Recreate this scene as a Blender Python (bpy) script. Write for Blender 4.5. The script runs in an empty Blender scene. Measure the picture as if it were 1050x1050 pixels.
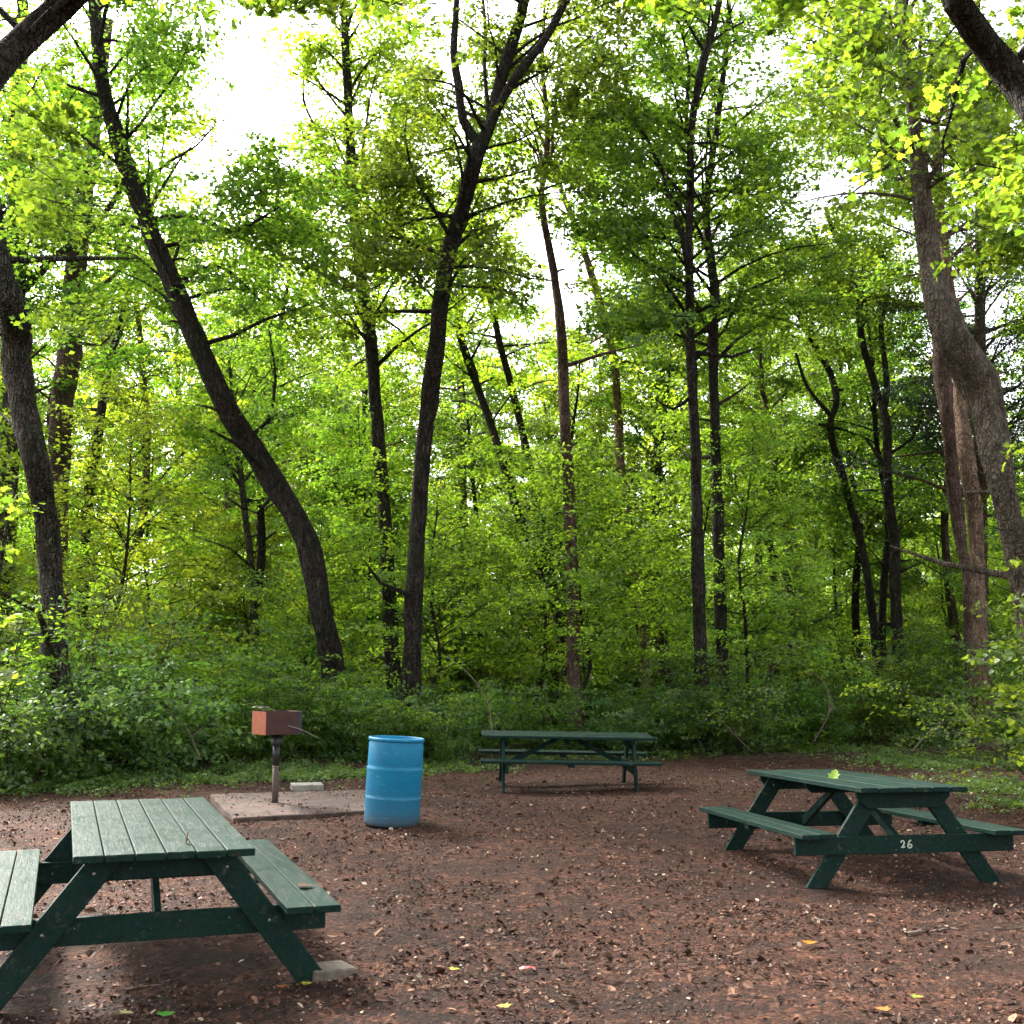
import bpy, bmesh, math, random
import numpy as np
from mathutils import Vector, Matrix, Euler

# ---------------------------------------------------------------- camera, sky, sun, exposure
S = bpy.context.scene
COL = S.collection
F, PITCH, CH = 1205.0, 0.133, 1.70          # focal length in px of a 1050 px frame, pitch, height
cd = bpy.data.cameras.new('camera'); cam = bpy.data.objects.new('camera', cd); COL.objects.link(cam)
cd.sensor_width = 36; cd.lens = 36 * F / 1050; cd.clip_start = 0.05; cd.clip_end = 2000
cam.location = (0, 0, CH); cam.rotation_euler = (math.pi / 2 + PITCH, 0, 0)
S.camera = cam

SUN_EL, SUN_AZ = math.radians(42), math.radians(-38)     # azimuth from +y (view direction), negative = left
W = bpy.data.worlds.new('World'); S.world = W; W.use_nodes = True
nt = W.node_tree; nt.nodes.clear()
sky = nt.nodes.new('ShaderNodeTexSky'); sky.sky_type = 'NISHITA'; sky.sun_disc = False
sky.sun_elevation = SUN_EL; sky.sun_rotation = SUN_AZ; sky.dust_density = 4.0; sky.air_density = 1.0
bw = nt.nodes.new('ShaderNodeRGBToBW'); mixw = nt.nodes.new('ShaderNodeMix'); mixw.data_type = 'RGBA'
mixw.inputs[0].default_value = 0.75                        # thin bright overcast: the blue is mostly washed out
bg = nt.nodes.new('ShaderNodeBackground'); out = nt.nodes.new('ShaderNodeOutputWorld')
nt.links.new(sky.outputs[0], bw.inputs[0]); nt.links.new(sky.outputs[0], mixw.inputs[6]); nt.links.new(bw.outputs[0], mixw.inputs[7])
nt.links.new(mixw.outputs[2], bg.inputs[0]); nt.links.new(bg.outputs[0], out.inputs[0])
bg.inputs[1].default_value = 0.15
sd = bpy.data.lights.new('sun', 'SUN'); sun = bpy.data.objects.new('sun', sd); COL.objects.link(sun)
sd.energy = 3.0; sd.angle = math.radians(12); sd.color = (1.0, 0.95, 0.86)
sv = Vector((math.sin(SUN_AZ) * math.cos(SUN_EL), math.cos(SUN_AZ) * math.cos(SUN_EL), math.sin(SUN_EL)))
sun.rotation_euler = sv.to_track_quat('Z', 'Y').to_euler()
S.view_settings.view_transform = 'Standard'; S.view_settings.look = 'None'
S.view_settings.exposure = 2.74; S.view_settings.gamma = 1.0
S.render.engine = 'CYCLES'
cy = S.cycles
cy.max_bounces = 9; cy.diffuse_bounces = 7; cy.glossy_bounces = 2; cy.transmission_bounces = 2; cy.transparent_max_bounces = 4
cy.use_denoising = True; cy.sample_clamp_indirect = 6.0; cy.use_adaptive_sampling = True; cy.adaptive_threshold = 0.02
cy.caustics_reflective = False; cy.caustics_refractive = False
try:
    cy.denoiser = 'OPENIMAGEDENOISE'; cy.denoising_prefilter = 'ACCURATE'
except Exception: pass

RNG = np.random.default_rng(11); R = random.Random(5)

# ---------------------------------------------------------------- helpers
def at(px, py, Y):
    """world point at distance Y in front of the camera seen at the photo pixel (px, py)"""
    X = (px - 525) / F; Z = (py - 525) / F; c, s = math.cos(PITCH), math.sin(PITCH)
    d = (X, c + s * Z, s - c * Z); t = Y / d[1]
    return Vector((d[0] * t, Y, CH + d[2] * t))
def topix(P):
    P = np.atleast_2d(P); c, s = math.cos(PITCH), math.sin(PITCH)
    z = P[:, 2] - CH; d = np.maximum(P[:, 1] * c + z * s, .01); u = -P[:, 1] * s + z * c
    return 525 + F * P[:, 0] / d, 525 - F * u / d
def gh(x, y):
    x = np.asarray(x, float); y = np.asarray(y, float)
    w = edge_mask(x, y)
    z = .012 * np.sin(x * 1.7 + .6 * y) + .012 * np.sin(y * 1.3 - x * .8 + 1) + .006 * np.sin(3.1 * x + 2.7 * y)
    z = z + w * (.07 * np.sin(x * .6 + 1.3) * np.cos(y * .45) + .05)
    z = z + .06 * np.exp(-((x + 1.3) ** 2 + (y - 13.2) ** 2) / 3.0)
    return z
def edge_mask(x, y):
    """0 in the trodden clearing, 1 in the woods"""
    e = np.where(x < 0, 21.5 + .5 * x, 21.5 + .22 * x) + .6 * np.sin(x * .9) + .35 * np.sin(x * 2.3 + 1)
    side = np.maximum(-x - 12.5, x - 12.5)
    d = np.maximum(y - e, side) 
    return np.clip(d / 1.2 + .5, 0, 1)
def soil_shade_mask(x, y):
    """bare trodden soil with shade painted into its colour around the tables and in the foreground"""
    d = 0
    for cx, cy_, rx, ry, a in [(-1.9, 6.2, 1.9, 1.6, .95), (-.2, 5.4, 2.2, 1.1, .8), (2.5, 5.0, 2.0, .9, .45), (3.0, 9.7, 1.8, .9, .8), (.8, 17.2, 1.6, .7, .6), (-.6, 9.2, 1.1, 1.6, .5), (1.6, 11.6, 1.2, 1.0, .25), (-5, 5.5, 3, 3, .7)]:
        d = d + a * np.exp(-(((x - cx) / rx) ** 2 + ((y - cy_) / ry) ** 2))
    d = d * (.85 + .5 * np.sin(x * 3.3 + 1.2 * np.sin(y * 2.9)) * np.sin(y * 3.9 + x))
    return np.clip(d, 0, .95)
def tag(o, label=None, cat=None, group=None, kind=None):
    if label: o['label'] = label
    if cat: o['category'] = cat
    if group: o['group'] = group
    if kind: o['kind'] = kind
    return o
def empty(name, loc, label, cat, group=None, rot=(0, 0, 0)):
    o = bpy.data.objects.new(name, None); COL.objects.link(o); o.location = loc; o.rotation_euler = rot
    o.empty_display_size = .2
    return tag(o, label, cat, group)
def link(name, me, mats, parent=None):
    o = bpy.data.objects.new(name, me); COL.objects.link(o)
    if not me.materials:
        for m in (mats if isinstance(mats, (list, tuple)) else [mats]): me.materials.append(m)
    if parent is not None: o.parent = parent
    return o
def copy_tree(o):
    c = o.copy(); COL.objects.link(c)
    for ch in o.children:
        k = ch.copy(); COL.objects.link(k); k.parent = c
    return c
def np_mesh(name, V, faces_list, mats_idx=None, smooth=False):
    """faces_list: list of (M,k) int arrays"""
    me = bpy.data.meshes.new(name)
    V = np.asarray(V, np.float32)
    me.vertices.add(len(V)); me.vertices.foreach_set('co', V.ravel())
    loops = np.concatenate([f.ravel() for f in faces_list]).astype(np.int32)
    tot = np.concatenate([np.full(len(f), f.shape[1], np.int32) for f in faces_list])
    st = np.concatenate([[0], np.cumsum(tot)[:-1]]).astype(np.int32)
    me.loops.add(len(loops)); me.loops.foreach_set('vertex_index', loops)
    me.polygons.add(len(tot)); me.polygons.foreach_set('loop_start', st); me.polygons.foreach_set('loop_total', tot)
    if mats_idx is not None:
        me.polygons.foreach_set('material_index', np.concatenate([np.full(len(f), i, np.int32) for f, i in zip(faces_list, mats_idx)]))
    if smooth is not False:
        sm = np.concatenate([np.full(len(f), bool(b)) for f, b in zip(faces_list, smooth if isinstance(smooth, list) else [smooth] * len(faces_list))])
        me.polygons.foreach_set('use_smooth', sm)
    me.update(calc_edges=True)
    return me

# ---------------------------------------------------------------- materials
class M:
    """tiny node-material builder"""
    def __init__(s, name):
        s.m = bpy.data.materials.new(name); s.m.use_nodes = True; s.t = s.m.node_tree; s.t.nodes.clear()
        s.out = s.t.nodes.new('ShaderNodeOutputMaterial')
    def n(s, typ, **kw):
        x = s.t.nodes.new('ShaderNode' + typ)
        for k, v in kw.items():
            if k.startswith('_'): setattr(x, k[1:], v)
        for k, v in kw.items():
            if not k.startswith('_'):
                s.set(x.inputs[int(k[1:])] if k[0] == 'i' and k[1:].isdigit() else x.inputs[k.replace('__', ' ')], v)
        return x
    def set(s, inp, v):
        if isinstance(v, bpy.types.NodeSocket): s.t.links.new(v, inp)
        else: inp.default_value = v
    def ramp(s, fac, stops, interp='LINEAR'):
        r = s.n('ValToRGB'); r.color_ramp.interpolation = interp
        e = r.color_ramp.elements
        while len(e) < len(stops): e.new(.5)
        for a, (p, c) in zip(e, stops):
            a.position = p; a.color = (*c, 1) if len(c) == 3 else c
        s.set(r.inputs[0], fac); return r.outputs[0]
    def mix(s, f, a, b, blend='MIX'):
        x = s.n('Mix', _data_type='RGBA', _blend_type=blend); s.set(x.inputs[0], f)
        for i, v in ((6, a), (7, b)):
            s.set(x.inputs[i], (*v, 1) if isinstance(v, tuple) and len(v) == 3 else v)
        return x.outputs[2]
    def math(s, op, a, b=0.0, clamp=False):
        x = s.n('Math', _operation=op, _use_clamp=clamp); s.set(x.inputs[0], a); s.set(x.inputs[1], b); return x.outputs[0]
    def noise(s, co, scale, detail=4, rough=.55, dist=0.0):
        x = s.n('TexNoise', Scale=scale, Detail=detail, Roughness=rough, Distortion=dist)
        if co is not None: s.set(x.inputs['Vector'], co)
        return x.outputs[0]
    def mapping(s, co, scale):
        x = s.n('Mapping'); s.set(x.inputs[0], co); x.inputs['Scale'].default_value = scale; return x.outputs[0]
    def bump(s, h, strength, dist, nrm=None):
        x = s.n('Bump', Strength=strength, Distance=dist, Height=h)
        if nrm is not None: s.set(x.inputs['Normal'], nrm)
        return x.outputs[0]
    def done(s, color, rough=.8, normal=None, spec=.5, metal=0.0):
        b = s.n('BsdfPrincipled'); 
        s.set(b.inputs['Base Color'], (*color, 1) if isinstance(color, tuple) and len(color) == 3 else color)
        s.set(b.inputs['Roughness'], rough); s.set(b.inputs['Specular IOR Level'], spec); s.set(b.inputs['Metallic'], metal)
        if normal is not None: s.set(b.inputs['Normal'], normal)
        s.t.links.new(b.outputs[0], s.out.inputs[0]); return s.m

def leaf_mat(name, cols, trans_mul=(1.95, 1.8, .5), tmix=.5, gloss=.035):
    m = M(name)
    g = m.n('NewGeometry'); oi = m.n('ObjectInfo')
    c = m.ramp(g.outputs['Random Per Island'], [(i / (len(cols) - 1), k) for i, k in enumerate(cols)])
    hv = m.n('HueSaturation', Color=c)
    m.set(hv.inputs['Hue'], m.math('ADD', .487, m.math('MULTIPLY', oi.outputs['Random'], .045)))
    m.set(hv.inputs['Saturation'], .86)
    m.set(hv.inputs['Value'], m.math('ADD', .82, m.math('MULTIPLY', m.math('FRACT', m.math('MULTIPLY', oi.outputs['Random'], 7.3)), .5)))
    c = hv.outputs[0]
    d = m.n('BsdfDiffuse', Color=c)
    t = m.n('BsdfTranslucent', Color=m.mix(1.0, c, trans_mul, 'MULTIPLY'))
    gl = m.n('BsdfGlossy', Roughness=.42, Color=(1, 1, 1, 1))
    a = m.n('MixShader', i0=tmix, i1=d.outputs[0], i2=t.outputs[0])
    b = m.n('MixShader', i0=gloss, i1=a.outputs[0], i2=gl.outputs[0])
    m.t.links.new(b.outputs[0], m.out.inputs[0]); return m.m

LEAF_MAPLE = leaf_mat('maple_leaves', [(.035, .085, .010), (.060, .130, .012), (.095, .175, .014), (.14, .215, .014)], tmix=.6, gloss=.02)
LEAF_YELLOW = leaf_mat('sunny_leaves', [(.075, .15, .008), (.125, .215, .010), (.16, .255, .014), (.21, .285, .016)], tmix=.62, gloss=.02)
LEAF_SHRUB = leaf_mat('shrub_leaves', [(.050, .115, .026), (.08, .17, .03), (.11, .21, .034), (.15, .25, .034)], trans_mul=(1.6, 1.7, .7), tmix=.5, gloss=.035)
LEAF_HEM = leaf_mat('hemlock_needles', [(.015, .04, .022), (.03, .06, .03), (.04, .08, .035)], trans_mul=(1, 1.1, .6), tmix=.3, gloss=.05)
LEAF_GRASS = leaf_mat('ground_cover_leaves', [(.06, .13, .02), (.10, .19, .025), (.14, .24, .03)], tmix=.4)

def bark_mat(name, dark, light, streak=.5, bump=.9, moss=0.0):
    m = M(name); g = m.n('TexCoord'); co = g.outputs['Object']
    st = m.mapping(co, (9, 9, 1.6))
    wv = m.n('VectorMath', _operation='ADD'); m.set(wv.inputs[0], m.mapping(co, (7, 7, 1.1))); wn = m.n('VectorMath', _operation='SCALE'); m.set(wn.inputs[0], m.n('TexNoise', Scale=7.0, Detail=3.0, Vector=co).outputs['Color']); wn.inputs['Scale'].default_value = 1.1; m.t.links.new(wn.outputs[0], wv.inputs[1])
    n1 = m.noise(st, 1.6, 6, .65, .6); n2 = m.noise(co, 1.3, 3); n3 = m.noise(m.mapping(co, (30, 30, 9)), 1, 3)
    v = m.n('TexVoronoi', _feature='DISTANCE_TO_EDGE', Scale=2.6, Vector=wv.outputs[0]).outputs['Distance']
    f = m.math('MULTIPLY', m.math('POWER', n1, 1.6), 2.0, True)
    c = m.ramp(f, [(.15, dark), (.85, light)])
    c = m.mix(m.ramp(n2, [(.45, (0, 0, 0)), (.7, (.6, .6, .6))]), c, tuple(.55 * a for a in light))
    vv = m.math('MULTIPLY', v, 5.0, True)
    c = m.mix(1.0, c, m.ramp(vv, [(0, (.5, .5, .5)), (.5, (1, 1, 1))]), 'MULTIPLY')
    n4 = m.noise(co, 4.5, 4, .7)
    c = m.mix(1.0, c, m.ramp(n4, [(.3, (.5, .5, .5)), (.65, (1.25, 1.25, 1.25))]), 'MULTIPLY')
    if moss: c = m.mix(m.ramp(n2, [(.5, (0, 0, 0)), (.62, (moss, moss, moss))]), c, (.05, .075, .03))
    h = m.math('ADD', m.math('MULTIPLY', n1, .8), m.math('ADD', m.math('MULTIPLY', n3, .25), m.math('MULTIPLY', m.math('MINIMUM', v, .25), 2.0 * streak)))
    return m.done(c, .95, m.bump(h, bump, .14), .15)
BARK = bark_mat('dark_bark', (.022, .017, .014), (.105, .085, .07), .8, 1.3, moss=.25)
BARK_G = bark_mat('grey_bark', (.06, .046, .034), (.26, .205, .155), .7, 1.2)
BARK_R = bark_mat('reddish_bark', (.07, .042, .035), (.27, .17, .14), .7, 1.2)
BARK_B = bark_mat('stripped_bark', (.09, .056, .04), (.42, .27, .19), .7, 1.2)
BARK_L = bark_mat('rough_bark', (.05, .042, .034), (.23, .195, .155), .9, 1.4, moss=.4)

def green_wood(name):
    m = M(name); co = m.n('TexCoord').outputs['Object']
    geo = m.n('NewGeometry')
    gr = m.noise(m.mapping(co, (22, 2.2, 22)), 1.5, 5, .6, .3)
    bl = m.noise(co, 3.2, 4, .6); sm = m.noise(co, 38, 2)
    c = m.ramp(gr, [(.3, (.0032, .015, .012)), (.7, (.009, .032, .025))])
    c = m.mix(m.math('MULTIPLY', geo.outputs['Random Per Island'], .35), c, (.013, .038, .031))
    c = m.mix(m.ramp(bl, [(.5, (0, 0, 0)), (.72, (.45, .45, .45))]), c, (.022, .036, .030))
    nz = m.n('SeparateXYZ', Vector=geo.outputs['Normal']).outputs['Z']
    c = m.mix(m.math('MULTIPLY', m.math('GREATER_THAN', sm, .735), .35), c, (.35, .36, .32))
    wear = m.math('MULTIPLY', m.ramp(m.noise(m.mapping(co, (14, 3, 14)), 2.3, 6, .75), [(.55, (0, 0, 0)), (.63, (1, 1, 1))]), .75)
    c = m.mix(wear, c, (.040, .036, .028))
    scuff = m.ramp(m.noise(co, 9, 6, .7), [(.60, (0, 0, 0)), (.67, (.55, .55, .55))]); c = m.mix(scuff, c, (.075, .09, .078))
    h = m.math('SUBTRACT', m.math('ADD', m.math('MULTIPLY', gr, .8), m.math('MULTIPLY', sm, .25)), m.math('MULTIPLY', wear, .3))
    return m.done(c, m.ramp(bl, [(.3, (.40,) * 3), (.75, (.62,) * 3)]), m.bump(h, .6, .008), .08)
GREEN = green_wood('green_painted_wood')
def simple(name, c, rough=.7, c2=None, scale=8, bump=.2, metal=0.0, spec=.5, dist=.01):
    m = M(name); co = m.n('TexCoord').outputs['Object']; n = m.noise(co, scale, 5, .6)
    col = m.ramp(n, [(.35, c), (.68, c2 or tuple(a * .7 for a in c))])
    return m.done(col, rough, m.bump(n, bump, dist), spec, metal)
BLUE = None
def blue_plastic():
    m = M('blue_plastic'); co = m.n('TexCoord').outputs['Object']
    n = m.noise(co, 4, 5, .65); n2 = m.noise(m.mapping(co, (9, 9, 40)), 1, 4)
    z = m.n('SeparateXYZ', Vector=co).outputs['Z']
    c = m.ramp(n, [(.3, (.0015, .155, .30)), (.7, (.003, .20, .37))])
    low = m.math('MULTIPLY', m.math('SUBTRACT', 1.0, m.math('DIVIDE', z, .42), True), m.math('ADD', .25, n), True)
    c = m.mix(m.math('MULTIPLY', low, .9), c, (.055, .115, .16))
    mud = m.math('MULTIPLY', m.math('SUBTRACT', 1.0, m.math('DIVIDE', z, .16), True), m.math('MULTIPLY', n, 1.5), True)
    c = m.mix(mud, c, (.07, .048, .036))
    c = m.mix(m.ramp(m.noise(co, 7, 6, .75), [(.58, (0, 0, 0)), (.66, (.45, .45, .45))]), c, (.012, .10, .19))
    c = m.mix(m.math('MULTIPLY', m.ramp(n2, [(.6, (0, 0, 0)), (.75, (1, 1, 1))]), .35), c, (.22, .38, .48))
    return m.done(c, .5, m.bump(n2, .06, .004), .35)
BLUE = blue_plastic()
RUST = simple('rusted_steel', (.36, .085, .03), .85, (.20, .055, .026), 14, .3)
DARKRUST = simple('dark_rusted_steel', (.080, .022, .016), .75, (.038, .014, .012), 10, .3)
BLACK = simple('black_painted_steel', (.012, .012, .013), .45, (.02, .018, .018), 12, .1)
POSTBR = simple('weathered_post_steel', (.13, .09, .075), .8, (.08, .055, .048), 18, .3)
WIRE = simple('bare_wire', (.30, .27, .24), .45, (.2, .16, .13), 30, .1, metal=.6)
STEEL = simple('galvanised_bolt', (.32, .32, .31), .4, (.22, .2, .18), 60, .1, metal=.8)
CONC = simple('stained_concrete', (.115, .066, .050), .9, (.034, .021, .017), 5, .9, dist=.02)
CONC2 = simple('pale_concrete', (.34, .31, .27), .9, (.20, .18, .15), 12, .4)
CONC3 = simple('dirty_concrete_block', (.19, .15, .12), .9, (.10, .075, .06), 20, .5)
PAINTW = simple('white_hand_paint', (.62, .64, .58), .6, (.45, .5, .44), 60, .1)
RED = simple('red_wrapper', (.55, .02, .04), .3, (.65, .25, .25), 60, .2)
DEADWOOD = simple('dead_stick_bark', (.20, .14, .10), .9, (.11, .075, .055), 25, .4)

def ground_mat():
    m = M('mulch_and_leaf_litter'); P = m.n('NewGeometry').outputs['Position']
    at_ = m.n('Attribute', _attribute_name='woods').outputs['Fac']
    big = m.noise(P, .45, 4, .6); mid = m.noise(P, 3.1, 5, .65); fine = m.noise(P, 45, 4, .7)
    wp = m.n('VectorMath', _operation='ADD'); m.set(wp.inputs[0], P)
    ws = m.n('VectorMath', _operation='SCALE'); m.set(ws.inputs[0], m.n('TexNoise', Scale=14.0, Vector=P).outputs['Color']); ws.inputs['Scale'].default_value = .06
    m.t.links.new(ws.outputs[0], wp.inputs[1])
    v1 = m.n('TexVoronoi', Scale=34.0, Vector=m.mapping(wp.outputs[0], (1, .7, .3)))
    v2 = m.n('TexVoronoi', Scale=15.0, Vector=m.mapping(wp.outputs[0], (.8, 1.1, .3)))
    s1 = m.n('SeparateColor', Color=v1.outputs['Color']).outputs[0]; s2 = m.n('SeparateColor', Color=v2.outputs['Color']).outputs[1]
    c1 = m.ramp(s1, [(0, (.014, .007, .005)), (.35, (.047, .0175, .0095)), (.7, (.098, .035, .018)), (.94, (.17, .066, .035)), (1, (.26, .13, .08))])
    c2 = m.ramp(s2, [(0, (.017, .009, .006)), (.6, (.058, .023, .0135)), (1, (.115, .049, .029))])
    c = m.mix(.45, c1, c2)
    humus = (.024, .0115, .0075)
    c = m.mix(m.ramp(mid, [(.42, (0, 0, 0)), (.60, (.75, .75, .75))]), c, humus)
    c = m.mix(m.ramp(big, [(.5, (0, 0, 0)), (.64, (.7, .7, .7))]), c, humus)
    soil_shade = m.n('Attribute', _attribute_name='soil_shade').outputs['Fac']
    c = m.mix(m.math('MULTIPLY', soil_shade, m.ramp(mid, [(.3, (.35, .35, .35)), (.55, (1, 1, 1))])), c, (.42, .36, .33), 'MULTIPLY')  # shade by the tables and in the foreground multiplied into the soil colour
    wood = m.ramp(s2, [(0, (.02, .014, .01)), (.6, (.055, .034, .02)), (1, (.13, .085, .05))])
    c = m.mix(at_, c, wood)
    h = m.math('ADD', m.math('MULTIPLY', m.math('SUBTRACT', 1.0, v1.outputs['Distance']), .5), m.math('ADD', m.math('MULTIPLY', fine, .6), m.math('MULTIPLY', s2, .5)))
    return m.done(c, .95, m.bump(h, 1.0, .03), .2)
GROUND = ground_mat()
def litter_mat():
    m = M('dead_leaf_litter'); g = m.n('NewGeometry')
    r = g.outputs['Random Per Island']
    c = m.ramp(r, [(0, (.034, .016, .010)), (.3, (.055, .023, .013)), (.6, (.085, .036, .022)), (.84, (.135, .060, .038)), (.95, (.26, .14, .085)), (.985, (.42, .32, .23)), (1, (.55, .48, .38))])
    return m.done(c, .8, None, .3)
LITTER = litter_mat()
def flat_leaf_mat(name, c):
    c = tuple(a * .6 for a in c); m = M(name); co = m.n('TexCoord').outputs['Object']; n = m.noise(co, 40, 3)
    return m.done(m.ramp(n, [(.3, c), (.7, tuple(a * .7 for a in c))]), .6, m.bump(n, .2, .003), .12)

# ---------------------------------------------------------------- the ground, one sheet to the horizon
def build_ground():
    def axis(lo, hi, near0, near1, step, n):
        a = np.arange(near0, near1, step)
        l = near0 - np.geomspace(step, near0 - lo, n)[::-1]; r = near1 + np.geomspace(step, hi - near1, n)
        return np.concatenate([l, a, r])
    xs = axis(-900, 900, -16, 16, .16, 30); ys = axis(-900, 1200, 3, 32, .16, 30)
    X, Y = np.meshgrid(xs, ys, indexing='ij'); Z = gh(X, Y)
    V = np.stack([X, Y, Z], -1).reshape(-1, 3); ny = len(ys)
    i, j = np.meshgrid(np.arange(len(xs) - 1), np.arange(ny - 1), indexing='ij'); a = (i * ny + j).ravel()
    Fc = np.stack([a, a + ny, a + ny + 1, a + 1], 1)
    me = np_mesh('ground', V, [Fc], smooth=True)
    at_ = me.attributes.new('woods', 'FLOAT', 'POINT'); at_.data.foreach_set('value', edge_mask(X, Y).ravel().astype(np.float32))
    dp = me.attributes.new('soil_shade', 'FLOAT', 'POINT'); dp.data.foreach_set('value', soil_shade_mask(X, Y).ravel().astype(np.float32))
    tag(link('ground', me, GROUND), 'reddish brown mulch and leaf litter of the trodden clearing and forest floor', 'ground', kind='structure')
build_ground()

# ---------------------------------------------------------------- vegetation toolkit
# leaf templates: (u along, v across, w up), list of faces
LT_SIMPLE = (np.array([(0, 0, 0), (.48, .36, .10), (1, 0, -.04), (.48, -.36, .10)]), np.array([(0, 2, 1), (0, 3, 2)]))
LT_OVAL = (np.array([(0, 0, 0), (.35, .30, .07), (.75, .22, .05), (1, 0, -.05), (.75, -.22, .05), (.35, -.30, .07)]), np.array([(0, 3, 2), (0, 2, 1), (0, 5, 4), (0, 4, 3)]))
_mp = [(0, 0), (.02, .22), (-.02, .48), (.22, .40), (.38, .62), (.52, .30), (.70, .34), (1.0, 0)]
_mv = [(u, v, .16 * abs(v)) for u, v in _mp] + [(u, -v, .16 * abs(v)) for u, v in _mp[1:-1][::-1]] + [(.35, 0, 0)]
_n = len(_mv) - 1
LT_MAPLE = (np.array(_mv), np.array([(_n, (i + 1) % _n, i) for i in range(_n)]))
def leaves(C, N, H, Sz, tpl):
    """C centres, N normals, H heading vectors, Sz sizes -> verts, faces"""
    n = len(C); N = N / np.linalg.norm(N, axis=1, keepdims=True)
    U = H - N * np.sum(H * N, 1, keepdims=True); U /= np.linalg.norm(U, axis=1, keepdims=True) + 1e-9
    Vv = np.cross(N, U); T, Fc = tpl
    P = C[:, None, :] + Sz[:, None, None] * ((T[None, :, 0:1] - .4) * U[:, None, :] + T[None, :, 1:2] * Vv[:, None, :] + T[None, :, 2:3] * N[:, None, :])
    k = len(T)
    return P.reshape(-1, 3), (Fc[None] + (np.arange(n) * k)[:, None, None]).reshape(-1, Fc.shape[1])
def spray_leaves(rng, sp, nl, lsz, flat=.15, jit=.5, tpl=LT_SIMPLE):
    """sp (N,8): centre xyz, heading xyz, radius, droop -> leaves of flat leafy sprays"""
    n = len(sp); k = nl
    C = np.repeat(sp[:, :3], k, 0); Hd = np.repeat(sp[:, 3:6], k, 0); Rr = np.repeat(sp[:, 6], k); D = np.repeat(sp[:, 7], k)
    Hd = Hd / (np.linalg.norm(Hd, axis=1, keepdims=True) + 1e-9)
    side = np.cross(Hd, [0, 0, 1.]); side /= np.linalg.norm(side, axis=1, keepdims=True) + 1e-6
    a = rng.uniform(-1, 1, n * k); b = rng.uniform(-1, 1, n * k)
    # along the heading from -1..1, width narrows at the tip
    wd = .75 * np.sqrt(np.clip(1 - a * a, 0, 1))
    off = Hd * (a * Rr)[:, None] + side * (b * wd * Rr)[:, None]
    P = C + off
    P[:, 2] += -D * Rr * (a * a * .5 + b * b * wd * .35 + a * .25) + rng.normal(0, flat, n * k) * Rr
    tilt = np.repeat(rng.normal(0, .36, (n, 3)), k, 0)
    N = np.array([0, 0, 1.]) + tilt + rng.normal(0, jit, (n * k, 3)) + Hd * .25
    H = Hd * .8 + side * (b * 1.1)[:, None] + rng.normal(0, .45, (n * k, 3)); H[:, 2] -= .35
    s = lsz * rng.uniform(.55, 1.25, n * k)
    return leaves(P, N, H, s, tpl)
def catmull(P, rad, step=.35):
    P = np.asarray(P, float); rad = np.asarray(rad, float)
    Q = np.vstack([2 * P[0] - P[1], P, 2 * P[-1] - P[-2]]); o = []; r = []
    for i in range(len(P) - 1):
        p0, p1, p2, p3 = Q[i:i + 4]; m = max(2, int(np.linalg.norm(p2 - p1) / step))
        t = (np.arange(m) / m)[:, None]
        o.append(.5 * (2 * p1 + (p2 - p0) * t + (2 * p0 - 5 * p1 + 4 * p2 - p3) * t ** 2 + (3 * p1 - p0 - 3 * p2 + p3) * t ** 3))
        r.append(rad[i] + (rad[i + 1] - rad[i]) * t[:, 0])
    o.append(P[-1:]); r.append(rad[-1:])
    return np.vstack(o), np.concatenate(r)
def tube(P, rad, seg=10, lump=0.0, rng=None, base=0):
    P = np.asarray(P, float); n = len(P)
    T = np.gradient(P, axis=0); T /= np.linalg.norm(T, axis=1, keepdims=True) + 1e-9
    ref = np.array([1., 0, 0]) if abs(T[0, 0]) < .8 else np.array([0, 1., 0])
    A = np.cross(T, ref); A /= np.linalg.norm(A, axis=1, keepdims=True) + 1e-9; B = np.cross(T, A)
    th = np.arange(seg) * 2 * np.pi / seg
    rr = np.repeat(np.asarray(rad, float)[:, None], seg, 1)
    if lump and rng is not None:
        k = rng.normal(0, 1, (n, seg)); k = (k + np.roll(k, 1, 0) * .7 + np.roll(k, 1, 1) * .6 + np.roll(k, -1, 1) * .6) / 1.6
        rr = rr * (1 + lump * k)
    V = P[:, None] + rr[..., None] * (np.cos(th)[None, :, None] * A[:, None] + np.sin(th)[None, :, None] * B[:, None])
    i, j = np.meshgrid(np.arange(n - 1), np.arange(seg), indexing='ij'); j2 = (j + 1) % seg
    Fc = np.stack([i * seg + j, i * seg + j2, (i + 1) * seg + j2, (i + 1) * seg + j], -1).reshape(-1, 4) + base
    return V.reshape(-1, 3), Fc
class Acc:
    def __init__(s): s.V = []; s.Q = []; s.T = []; s.n = 0
    def quads(s, V, Fc): s.V.append(V); s.Q.append(Fc + s.n); s.n += len(V)
    def tris(s, V, Fc): s.V.append(V); s.T.append(Fc + s.n); s.n += len(V)
    def tube(s, P, rad, seg=5, lump=0, rng=None): v, f = tube(P, rad, seg, lump, rng); s.quads(v, f)
    def mesh(s, name, shift=None):
        fl = []; mi = []; sm = []
        if s.Q: fl.append(np.vstack(s.Q)); mi.append(0); sm.append(True)
        if s.T: fl.append(np.vstack(s.T)); mi.append(1 if s.Q else 0); sm.append(False)
        V = np.vstack(s.V)
        return np_mesh(name, V - (0 if shift is None else np.array(shift)), fl, mi, sm)
def rand_branch(rng, p0, az, L, el, droop=.25, n=5):
    d = np.array([math.cos(az) * math.cos(el), math.sin(az) * math.cos(el), math.sin(el)]); P = [np.array(p0, float)]
    for i in range(n):
        d = d + rng.normal(0, .13, 3); d[2] -= droop / n; d /= np.linalg.norm(d); P.append(P[-1] + d * L / n)
    return np.array(P)
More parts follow.
